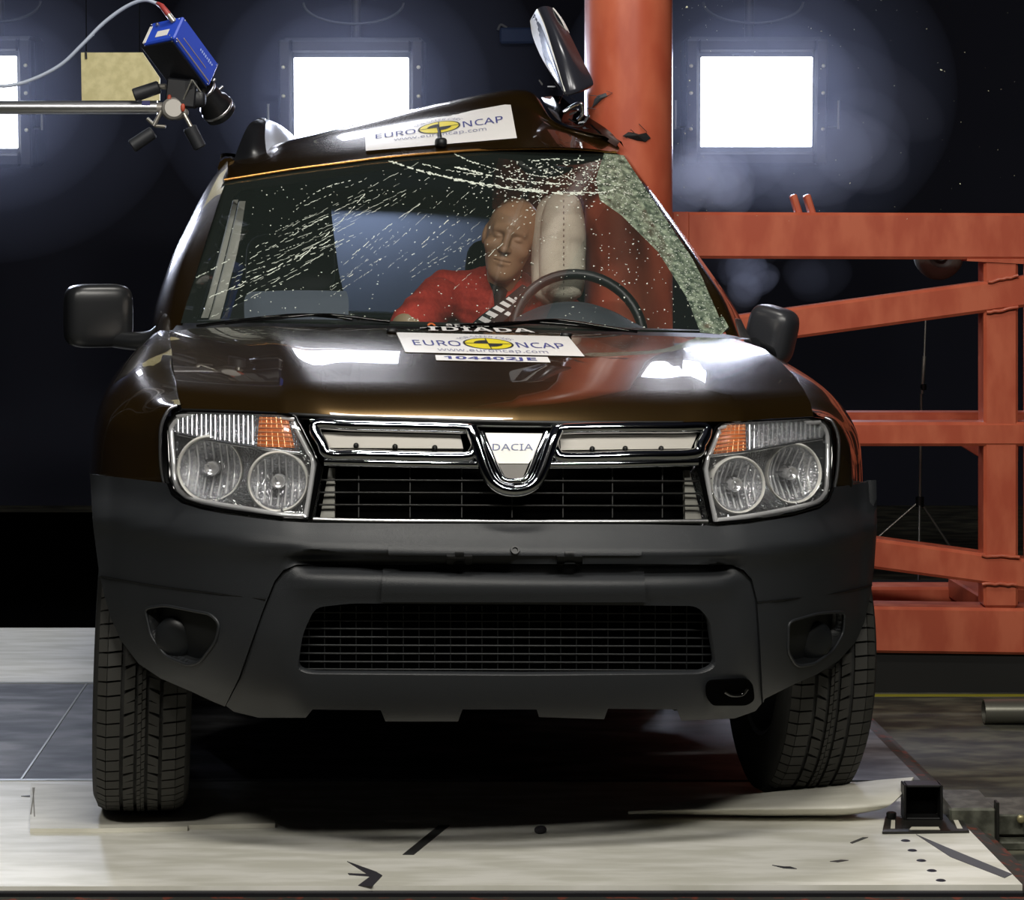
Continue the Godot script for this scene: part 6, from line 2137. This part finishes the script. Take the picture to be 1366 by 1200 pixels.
# ================================================================ the filming camera and its boom
func film_camera() -> void:
	var Z := 6.5
	var k := Z / F
	var P := func(px: float, py: float, dz := 0.0) -> Vector3: return W(px, py, Z) + Vector3(0, 0, -dz * k)      # dz away from the viewer, in pixels
	# picture-space edges of the box, with depth worked out so that they stand square
	var ea := Vector3(48, 7, 26).normalized()
	var eb := Vector3(-10, -33, 27.3)
	var ec := Vector3(40, -60, -57.7).normalized()
	eb = (eb - ea * eb.dot(ea) - ec * eb.dot(ec)).normalized()
	ea = (ea - ec * ea.dot(ec)).normalized()
	var bs := Basis(ea, -eb, ec)
	if bs.determinant() < 0: bs = Basis(ea, -eb, -ec)
	var la := 55.0 * k
	var lb := 44.0 * k
	var lc := 92.0 * k
	var c0: Vector3 = P.call(200.6, 30.7)
	var mid := c0 + ea * la * 0.5 + eb * lb * 0.5 + ec * lc * 0.5
	var t := thing("film_camera", "blue box film camera with a black lens, clamped to the silver boom", "camera", Transform3D(Basis.IDENTITY, mid))
	var blue := mk("2747b8", 0.42)
	var mb := Mb.new()
	var xf := Transform3D(Basis(ea, eb, ec), mid)
	# blue clamshell: end, top side; dark lower side
	box(mb, xf * Transform3D(Basis.IDENTITY, Vector3(la * 0.03, -lb * 0.03, 0)), Vector3(la * 0.94, lb * 0.94, lc), 0.004)
	obj("body", mb, blue, t, mid)
	mb = Mb.new()
	box(mb, xf * Transform3D(Basis.IDENTITY, Vector3(-la * 0.02, lb * 0.49, 0.003)), Vector3(la * 0.93, lb * 0.06, lc * 0.98), 0.003)
	obj("under_plate", mb, mk("0d0e14", 0.5), t, mid)
	mb = Mb.new()
	box(mb, xf * Transform3D(Basis.IDENTITY, Vector3(la * 0.505, lb * 0.36, 0)), Vector3(0.003, 0.004, lc * 0.9), 0.001)
	mb.cut()
	box(mb, xf * Transform3D(Basis.IDENTITY, Vector3(la * 0.505, lb * 0.10, -lc * 0.02)), Vector3(0.002, 0.003, lc * 0.62), 0.001)
	obj("rail", mb, mk("b9a890", 0.4, 0.5), t, mid)
	# labels on the end
	mb = Mb.new()
	box(mb, xf * Transform3D(Basis.IDENTITY, Vector3(la * 0.06, lb * 0.12, -lc * 0.503)), Vector3(la * 0.36, lb * 0.26, 0.001), 0.0003)
	mb.cut()
	box(mb, xf * Transform3D(Basis.IDENTITY, Vector3(-la * 0.40, lb * 0.05, -lc * 0.503)), Vector3(la * 0.09, lb * 0.72, 0.001), 0.0003)
	obj("label", mb, mk("d5d3cf", 0.5), t, mid)
	mb = Mb.new()
	for q in [[-0.42, -0.40], [0.40, -0.40], [0.42, 0.42], [-0.40, 0.42], [0.32, 0.28]]:
		pebble(mb, xf * Transform3D(Basis.IDENTITY, Vector3(la * q[0], lb * q[1], -lc * 0.503)), Vector3(0.005, 0.005, 0.003), 1, 1, 8, 6); mb.cut()
	for q in [[-0.42, -0.44], [-0.38, 0.46], [0.44, -0.42], [0.46, 0.44]]:
		pebble(mb, xf * Transform3D(Basis.IDENTITY, Vector3(la * 0.503, lb * q[0], lc * q[1])), Vector3(0.003, 0.005, 0.005), 1, 1, 8, 6); mb.cut()
	pebble(mb, xf * Transform3D(Basis.IDENTITY, Vector3(-la * 0.2, -lb * 0.3, -lc * 0.51)), Vector3(0.01, 0.01, 0.016), 0.8, 0.8, 8, 6)
	obj("screw", mb, M.silver, t, mid)
	# pale script along the side
	mb = Mb.new()
	for i in 8:
		box(mb, xf * Transform3D(Basis.IDENTITY, Vector3(la * 0.502, -lb * 0.22, lc * (0.06 + i * 0.045))), Vector3(0.0008, lb * rng.randf_range(0.06, 0.13), lc * 0.022), 0.0002)
	obj("side_mark", mb, mk("9fb0e0", 0.5), t, mid)
	# lens
	var le := mid + ec * lc * 0.5 - ea * la * 0.05
	var lx := Transform3D(basis_y(ec), le)
	mb = Mb.new()
	lathe(mb, [Vector2(0, 0), Vector2(0.030, 0), Vector2(0.032, 0.012), Vector2(0.027, 0.016), Vector2(0.027, 0.035), Vector2(0.035, 0.045), Vector2(0.036, 0.085), Vector2(0.044, 0.095), Vector2(0.046, 0.135), Vector2(0.043, 0.138), Vector2(0.038, 0.13), Vector2(0.0, 0.12)], 36, lx, 0.75)
	obj("lens", mb, mk("101114", 0.35), t, mid)
	mb = Mb.new()
	lathe(mb, [Vector2(0.0455, 0.112), Vector2(0.0475, 0.114), Vector2(0.0475, 0.119), Vector2(0.0455, 0.121)], 36, lx, 0.3)
	mb.cut()
	lathe(mb, [Vector2(0.033, 0.036), Vector2(0.037, 0.038), Vector2(0.037, 0.043), Vector2(0.034, 0.046)], 36, lx, 0.3)
	obj("lens_ring", mb, M.silver, t, mid)
	mb = Mb.new()
	for q in [[0.6, 0.05], [2.2, 0.03], [0.3, 0.075]]:
		var d: Vector3 = lx.basis * Vector3(cos(q[0]), 0, sin(q[0]))
		var o: Vector3 = lx * Vector3(cos(q[0]) * 0.034, q[1], sin(q[0]) * 0.034)
		cyl(mb, o, o + d * 0.016, 0.004, 10, 0.001); mb.cut()
	obj("lens_lever", mb, M.silver, t, mid)
	# cable: red boot and pale jacket
	var plug := mid + ea * la * 0.28 - eb * lb * 0.3 - ec * lc * 0.5
	t = thing("camera_cable", "pale cable with a red plug boot looping to the blue camera", "cable", Transform3D(Basis.IDENTITY, plug))
	mb = Mb.new()
	var dirp: Vector3 = (P.call(208, 2) - P.call(232, 33)).normalized()
	cyl(mb, plug, plug + dirp * 0.028, 0.008, 14, 0.002)
	obj("plug", mb, mk("b8b4aa", 0.3, 0.7), t, plug)
	mb = Mb.new()
	tube(mb, [plug + dirp * 0.026, plug + dirp * 0.055, P.call(209, 4, 10)], 0.0085, 12, false, 0.006)
	obj("red_boot", mb, mk("9c3a38", 0.5), t, plug)
	mb = Mb.new()
	tube(mb, smooth([P.call(209, 4, 10), P.call(190, -1, 12), P.call(165, 8, 15), P.call(135, 30, 15), P.call(108, 58, 12), P.call(80, 85, 10), P.call(45, 104, 8), P.call(10, 114, 5), P.call(-40, 116, 0), P.call(-130, 150, 0), P.call(-300, 380, 0)], 7), 0.0052, 10)
	obj("jacket", mb, mk("a9b2c4", 0.25), t, plug)
	# boom: silver pole, clamp, hand knobs, stand out of the frame
	var cp: Vector3 = P.call(228, 146, -6)
	t = thing("camera_boom", "silver camera boom reaching in from the left with clamp and black hand knobs", "boom", Transform3D(Basis.IDENTITY, Vector3(W(-330, 0, Z).x, FLOOR, -Z)))
	var sh := t.position
	mb = Mb.new()
	cyl(mb, P.call(-340, 143), P.call(210, 143.5), 0.0185, 28)
	obj("boom_pole", mb, M.silver, t, sh)
	mb = Mb.new()
	box(mb, Transform3D(Basis.IDENTITY, P.call(196, 138, -9)), Vector3(0.022, 0.013, 0.002), 0.0005)
	obj("boom_label", mb, mk("39386e", 0.5), t, sh)
	mb = Mb.new()
	lathe(mb, [Vector2(0, 0), Vector2(0.026, 0), Vector2(0.030, 0.004), Vector2(0.030, 0.026), Vector2(0.024, 0.032), Vector2(0, 0.032)], 30, Transform3D(basis_y(Vector3(0.35, 0.1, 1)), cp + Vector3(0, 0, -0.02)), 0.75)
	cyl(mb, P.call(206, 143.5), P.call(222, 144), 0.015, 18, 0.003)
	pebble(mb, Transform3D(Basis(Vector3(0, 0, 1), 0.5), P.call(240, 150, 4)), Vector3(0.045, 0.035, 0.03), 0.7, 0.7, 16, 10)
	obj("clamp", mb, mk("96928d", 0.4, 0.4), t, sh)
	mb = Mb.new()
	for q in [[[217, 146], [206, 168], 0.006], [[205, 166], [197, 158], 0.005], [[246, 152], [256, 170], 0.006], [[206, 168], [222, 169], 0.005], [[212, 116], [222, 116], 0.008]]:
		cyl(mb, P.call(q[0][0], q[0][1], -4), P.call(q[1][0], q[1][1], -6), q[2], 10); mb.cut()
	obj("lever", mb, mk("a9a59c", 0.3, 0.8), t, sh)
	var kn := mk("1d1f24", 0.55)
	for q in [[[180, 128], [214, 116]], [[177, 196], [206, 176]], [[254, 170], [268, 198]]]:
		mb = Mb.new()
		var a: Vector3 = P.call(q[0][0], q[0][1], -10)
		var b: Vector3 = P.call(q[1][0], q[1][1], -6)
		var h := a.distance_to(b)
		lathe(mb, [Vector2(0, 0), Vector2(0.016, 0), Vector2(0.019, 0.003), Vector2(0.018, h - 0.004), Vector2(0.014, h), Vector2(0, h)], 22, Transform3D(basis_y(b - a), a), 0.8)
		obj("hand_knob", mb, kn, t, sh)
	mb = Mb.new()
	beam(mb, P.call(222, 122, 6), P.call(262, 126, 6), 0.05, 0.075, Vector3.UP, 0.004)
	beam(mb, P.call(240, 118, 2), P.call(258, 112, 0), 0.03, 0.03, Vector3.UP, 0.004)
	pebble(mb, Transform3D(Basis.IDENTITY, P.call(262, 132, 6)), Vector3(0.05, 0.045, 0.04), 0.6, 0.6, 14, 10)
	obj("pan_head", mb, mk("15161b", 0.45), t, sh)
	mb = Mb.new()
	beam(mb, P.call(245, 134, -6), P.call(258, 107, -14), 0.006, 0.004)
	beam(mb, P.call(258, 107, -14), P.call(270, 124, -14), 0.006, 0.004)
	obj("head_edge", mb, mk("8b8b86", 0.4, 0.6), t, sh)
	mb = Mb.new()
	for s in [-1.0, 1.0]:
		pebble(mb, Transform3D(Basis.IDENTITY, P.call(236 + s * 9, 138 + s * 6, -8)), Vector3(0.012, 0.022, 0.01), 0.8, 0.8, 10, 8)
		mb.cut()
	obj("red_tab", mb, mk("a8432c", 0.5), t, sh)
	mb = Mb.new()
	var px: float = W(-330, 0, Z).x
	cyl(mb, Vector3(px, FLOOR + 0.3, -Z), Vector3(px, 2.0, -Z), 0.022, 16)
	for i in 3:
		var a := TAU * i / 3.0 + 0.4
		cyl(mb, Vector3(px, FLOOR + 0.7, -Z), Vector3(px + cos(a) * 0.5, 0.005, -Z + sin(a) * 0.5), 0.014, 10)
	obj("tripod", mb, mk("25262a", 0.4, 0.5), t, sh)

# ================================================================ what else stands about
func clutter() -> void:
	var mb := Mb.new()
	# pale board hung on two wires, its top right corner cut by the camera
	var Z := 8.0
	var a := W(108, 70, Z)
	var b := W(214, 133, Z)
	var o := thing("hanging_board", "pale yellow-beige board hanging behind the blue camera", "board", Transform3D(Basis.IDENTITY, (a + b) * 0.5))
	slab(mb, [W(108, 70, Z), W(190, 70, Z), W(213, 104, Z), W(213, 134, Z), W(109, 134, Z)], Vector3(0, 0, -0.012))
	obj("panel", mb, stained(mk("d8cd98", 0.7), 21, Color("d6cc98"), Color("e6dcaa"), Vector3(2, 2, 2)), o, (a + b) * 0.5)
	mb = Mb.new()
	tube(mb, [W(114.5, 69, Z - .003), W(115, 78, Z - .005)], 0.004, 6)
	obj("hook", mb, M.black, o, (a + b) * 0.5)
	mb = Mb.new()
	for x in [115.0, 186.0]:
		var w := W(x, 71, Z + 0.006)
		cyl(mb, w, Vector3(w.x, 5.2, w.z), 0.0018, 6)
		mb.cut()
	obj("wire", mb, M.void, o, (a + b) * 0.5)
	Z = 12.95
	# small unlit case seen dimly on the wall
	a = W(690, 48, Z)
	o = thing("wall_case", "dim blue case on the black wall left of the torn roof rail", "case", Transform3D(Basis.IDENTITY, a))
	mb = Mb.new()
	box(mb, Transform3D(Basis.IDENTITY, W(690, 48, Z)), Vector3(0.19, 0.085, 0.08), 0.01)
	obj("shell", mb, mk("28406e", 0.7), o, a)
	mb = Mb.new()
	tube(mb, smooth([W(664, 40, Z), W(668, 33, Z), W(676, 37, Z)], 4), 0.008, 6)
	obj("handle", mb, mk("6a6d70", 0.5), o, a)
	# pulley wheel behind the frame
	a = W(1252, 340, 8.35)
	o = thing("wheel_roller", "grey rubber wheel hanging behind the red frame under the top beam", "wheel", Transform3D(Basis.IDENTITY, a))
	mb = Mb.new()
	lathe(mb, [Vector2(0.045, -0.03), Vector2(0.06, -0.035), Vector2(0.082, -0.03), Vector2(0.088, 0.0), Vector2(0.082, 0.03), Vector2(0.06, 0.035), Vector2(0.045, 0.03)], 40, Transform3D(basis_y(Vector3(0.1, 0, 1)), a), 0.3)
	obj("tyre", mb, mk("4b4d48", 0.7), o, a)
	mb = Mb.new()
	lathe(mb, [Vector2(0, 0.02), Vector2(0.02, 0.03), Vector2(0.03, 0.018), Vector2(0.047, 0.026), Vector2(0.047, -0.03)], 30, Transform3D(basis_y(Vector3(0.1, 0, 1)), a), 0.5)
	obj("hub", mb, mk("303230", 0.5), o, a)
	mb = Mb.new()
	cyl(mb, a + Vector3(0, 0, -0.05), a + Vector3(0, 0, 0.03), 0.012, 10)
	beam(mb, a + Vector3(0, 0, -0.05), a + Vector3(0, 0.14, -0.05), 0.03, 0.012, Vector3.FORWARD)
	obj("bracket", mb, M.steel_dark, o, a)
	# light stand between the beams
	var lz := 9.6
	var base := Vector3(W(1227, 0, lz).x, FLOOR, -lz)
	o = thing("light_stand", "thin silver tripod stand seen between the red beams", "stand", Transform3D(Basis.IDENTITY, base))
	mb = Mb.new()
	cyl(mb, W(1227, 672, lz), W(1229, 525, lz), 0.0065, 10)
	cyl(mb, W(1230, 525, lz), W(1233, 475, lz), 0.0075, 10)
	cyl(mb, W(1233, 475, lz), W(1235, 420, lz), 0.004, 8)
	obj("pole", mb, mk("9a9a92", 0.35, 0.8), o, base)
	mb = Mb.new()
	cyl(mb, W(1227, 676, lz), W(1227, 662, lz), 0.017, 14, 0.003)
	mb.cut()
	cyl(mb, W(1232, 520, lz), W(1232, 512, lz), 0.012, 12, 0.002)
	obj("collar", mb, M.black, o, base)
	for q in [[1165, 722, 0.0], [1268, 730, 0.0], [1226, 735, 0.12]]:
		mb = Mb.new()
		var top := W(1227, 668, lz)
		var d: Vector3 = W(q[0], q[1], lz - q[2]) - top
		var e := top + d * ((FLOOR + 0.008 - top.y) / d.y)
		cyl(mb, top, e, 0.0055, 8)
		obj("leg", mb, mk("8b8b84", 0.35, 0.8), o, base)
	# grey pipe and steel box on the floor at the right edge
	var pa := G(1312, 965, FLOOR)
	o = thing("steel_pipe", "dark grey steel pipe lying on the concrete at the right edge", "pipe", Transform3D(Basis.IDENTITY, pa))
	mb = Mb.new()
	var r := 0.036
	var p0 := Vector3(pa.x, FLOOR + r, pa.z)
	var p1 := Vector3(pa.x + 0.9, FLOOR + r, pa.z)
	var px := Transform3D(basis_y(Vector3.RIGHT), p0)
	lathe(mb, [Vector2(r - 0.005, 0.9), Vector2(r, 0.9), Vector2(r, 0.0), Vector2(r - 0.005, 0.0), Vector2(r - 0.005, 0.9)], 32, px, 0.3)
	obj("tube", mb, mk("77766c", 0.35, 0.7), o, pa)
	var ba := G(1318, 1130, FLOOR)
	o = thing("steel_box", "grey-green steel channel box on the floor beyond the platform's right edge", "box", Transform3D(Basis.IDENTITY, ba))
	var bm := stained(mk("4e4f46", 0.5, 0.2), 23, Color("3e3f36"), Color("606156"), Vector3(2, 2, 2))
	mb = Mb.new()
	var zb := -ba.z
	box(mb, Transform3D(Basis.IDENTITY, Vector3(W(1297, 0, zb).x, FLOOR + 0.047, -zb - 0.09)), Vector3(62 * zb / F, 0.094, 0.2), 0.005)
	obj("body", mb, bm, o, ba)
	mb = Mb.new()
	box(mb, Transform3D(Basis.IDENTITY, Vector3(W(1385, 0, zb).x, FLOOR + 0.050, -zb - 0.10)), Vector3(0.19, 0.05, 0.18), 0.004)
	mb.cut()
	box(mb, Transform3D(Basis.IDENTITY, Vector3(W(1385, 0, zb).x, FLOOR + 0.010, -zb - 0.07)), Vector3(0.19, 0.02, 0.2), 0.003)
	obj("channel", mb, bm, o, ba)
	mb = Mb.new()
	box(mb, Transform3D(Basis.IDENTITY, Vector3(W(1329, 0, zb).x, FLOOR + 0.055, -zb + 0.004)), Vector3(0.007, 0.11, 0.03), 0.001)
	obj("end_flange", mb, mk("23231f", 0.5, 0.4), o, ba)
	mb = Mb.new()
	pebble(mb, Transform3D(Basis.IDENTITY, W(1362, 1092, zb - .005)), Vector3(0.02, 0.02, 0.014), 0.8, 0.8, 10, 8)
	obj("bolt", mb, mk("a29a72", 0.4, 0.6), o, ba)
	# yellow floor lines
	mb = Mb.new()
	box(mb, Transform3D(Basis.IDENTITY, Vector3(2.2, FLOOR + 0.0008, -7.52)), Vector3(3.2, 0.0016, 0.035), 0.0004)
	tag(obj("floor_line", mb, mk("8a8420", 0.6)), "yellow line on the floor along the black plinth", "line", "yellow floor lines")
	mb = Mb.new()
	var yl := G(1380, 1131, FLOOR)
	box(mb, Transform3D(Basis.IDENTITY, Vector3(yl.x + 0.6, FLOOR + 0.0008, yl.z)), Vector3(1.4, 0.0016, 0.03), 0.0004)
	tag(obj("floor_line", mb, mk("a8a21e", 0.6)), "yellow line on the floor in front of the steel channel box", "line", "yellow floor lines")
	# black mat behind the platform
	mb = Mb.new()
	box(mb, Transform3D(Basis.IDENTITY, Vector3(-3.2, FLOOR + 0.004, -10.6)), Vector3(6.4, 0.008, 4.0), 0.001)
	var mm := mk("030303", 1.0)
	mm.metallic_specular = 0.0
	tag(obj("floor_mat", mb, mm), "matt black floor covering behind the platform on the left", "mat")
	# glass dust in the air
	mb = Mb.new()
	for i in 150:
		var u := rng.randf()
		var px2 := 905.0 + u * u * 450.0 + rng.randf_range(-10, 10)
		var py := rng.randf_range(0, 300)
		var z := rng.randf_range(6.6, 7.4)
		var c := W(px2, py, z)
		var s := rng.randf_range(0.0008, 0.0028)
		if rng.randf() < 0.05: s = 0.005
		var q := []
		for k in 4: q.append(c + Vector3(rng.randf_range(-1, 1), rng.randf_range(-1, 1), rng.randf_range(-1, 1)) * s)
		for k in [[0, 1, 2], [0, 1, 3], [0, 2, 3], [1, 2, 3]]:
			mb.flat(q[k[0]], q[k[1]], q[k[2]], (q[k[0]] + q[k[1]] + q[k[2]]) / 3.0 - (q[0] + q[1] + q[2] + q[3]) * 0.25)
	tag(obj("glass_dust", mb, mk("d9d8b8", 0.3)), "tiny pale glass splinters flying through the air right of the pole", "splinters", "", "stuff")

# ================================================================ smoke drifting from the impact
func smoke() -> void:
	var puffs: Array = []
	# centre, spread, how many, size, density
	for q in [[938, 238, 36, 24, 14, 0.22, 0.55], [1040, 215, 60, 34, 6, 0.42, 0.12], [1130, 150, 45, 60, 6, 0.44, 0.08], [985, 368, 34, 26, 14, 0.16, 0.75], [1065, 372, 36, 12, 3, 0.26, 0.13]]:
		for i in q[4]:
			puffs.append([q[0] + rng.randf_range(-1, 1) * q[2], q[1] + rng.randf_range(-1, 1) * q[3], rng.randf_range(7.75, 8.6), q[5] * rng.randf_range(0.6, 1.25), q[5] * rng.randf_range(0.45, 0.9), q[6] * rng.randf_range(0.5, 1.2)])
	var bank := thing("smoke", "thin white smoke drifting right of the red pole", "smoke", Transform3D(Basis.IDENTITY, W(1000, 260, 8.0)), "", "stuff")
	for q in puffs:
		var f := FogVolume.new()
		f.name = numbered(bank, "puff")
		f.shape = RenderingServer.FOG_VOLUME_SHAPE_ELLIPSOID
		f.size = Vector3(q[3], q[4], q[3])
		f.position = W(q[0], q[1], q[2]) - bank.position
		f.rotation = Vector3(0, 0, rng.randf_range(-0.9, 0.9))
		var m := FogMaterial.new()
		m.density = q[5]
		m.albedo = Color(0.9, 0.91, 1.0)
		f.material = m
		bank.add_child(f, true)
		f.set_meta("kind", "stuff")
	var hz := ["faint haze glowing in front of the lamp at the left edge", "faint haze glowing in front of the lamp behind the roof", "faint haze glowing in front of the lamp right of the pole"]
	for q in [[-20, 125, 8.95, 0.030, 0], [468, 120, 8.95, 0.030, 1], [1010, 122, 8.95, 0.040, 2]]:
		var cloud := thing("haze", hz[q[4]], "haze", Transform3D(Basis.IDENTITY, W(q[0], q[1], q[2])), "haze in front of the flood lamps", "stuff")
		for k in 3:
			var f := FogVolume.new()
			f.name = numbered(cloud, "haze_shell")
			f.shape = RenderingServer.FOG_VOLUME_SHAPE_ELLIPSOID
			var r: float = [0.75, 1.05, 1.5][k]
			f.size = Vector3(r, r * 0.85, 0.7)
			var m := FogMaterial.new()
			m.density = q[3] * [1.2, 1.0, 0.7][k]
			m.albedo = Color(0.85, 0.88, 1.0)
			f.material = m
			cloud.add_child(f, true)
			f.set_meta("kind", "stuff")
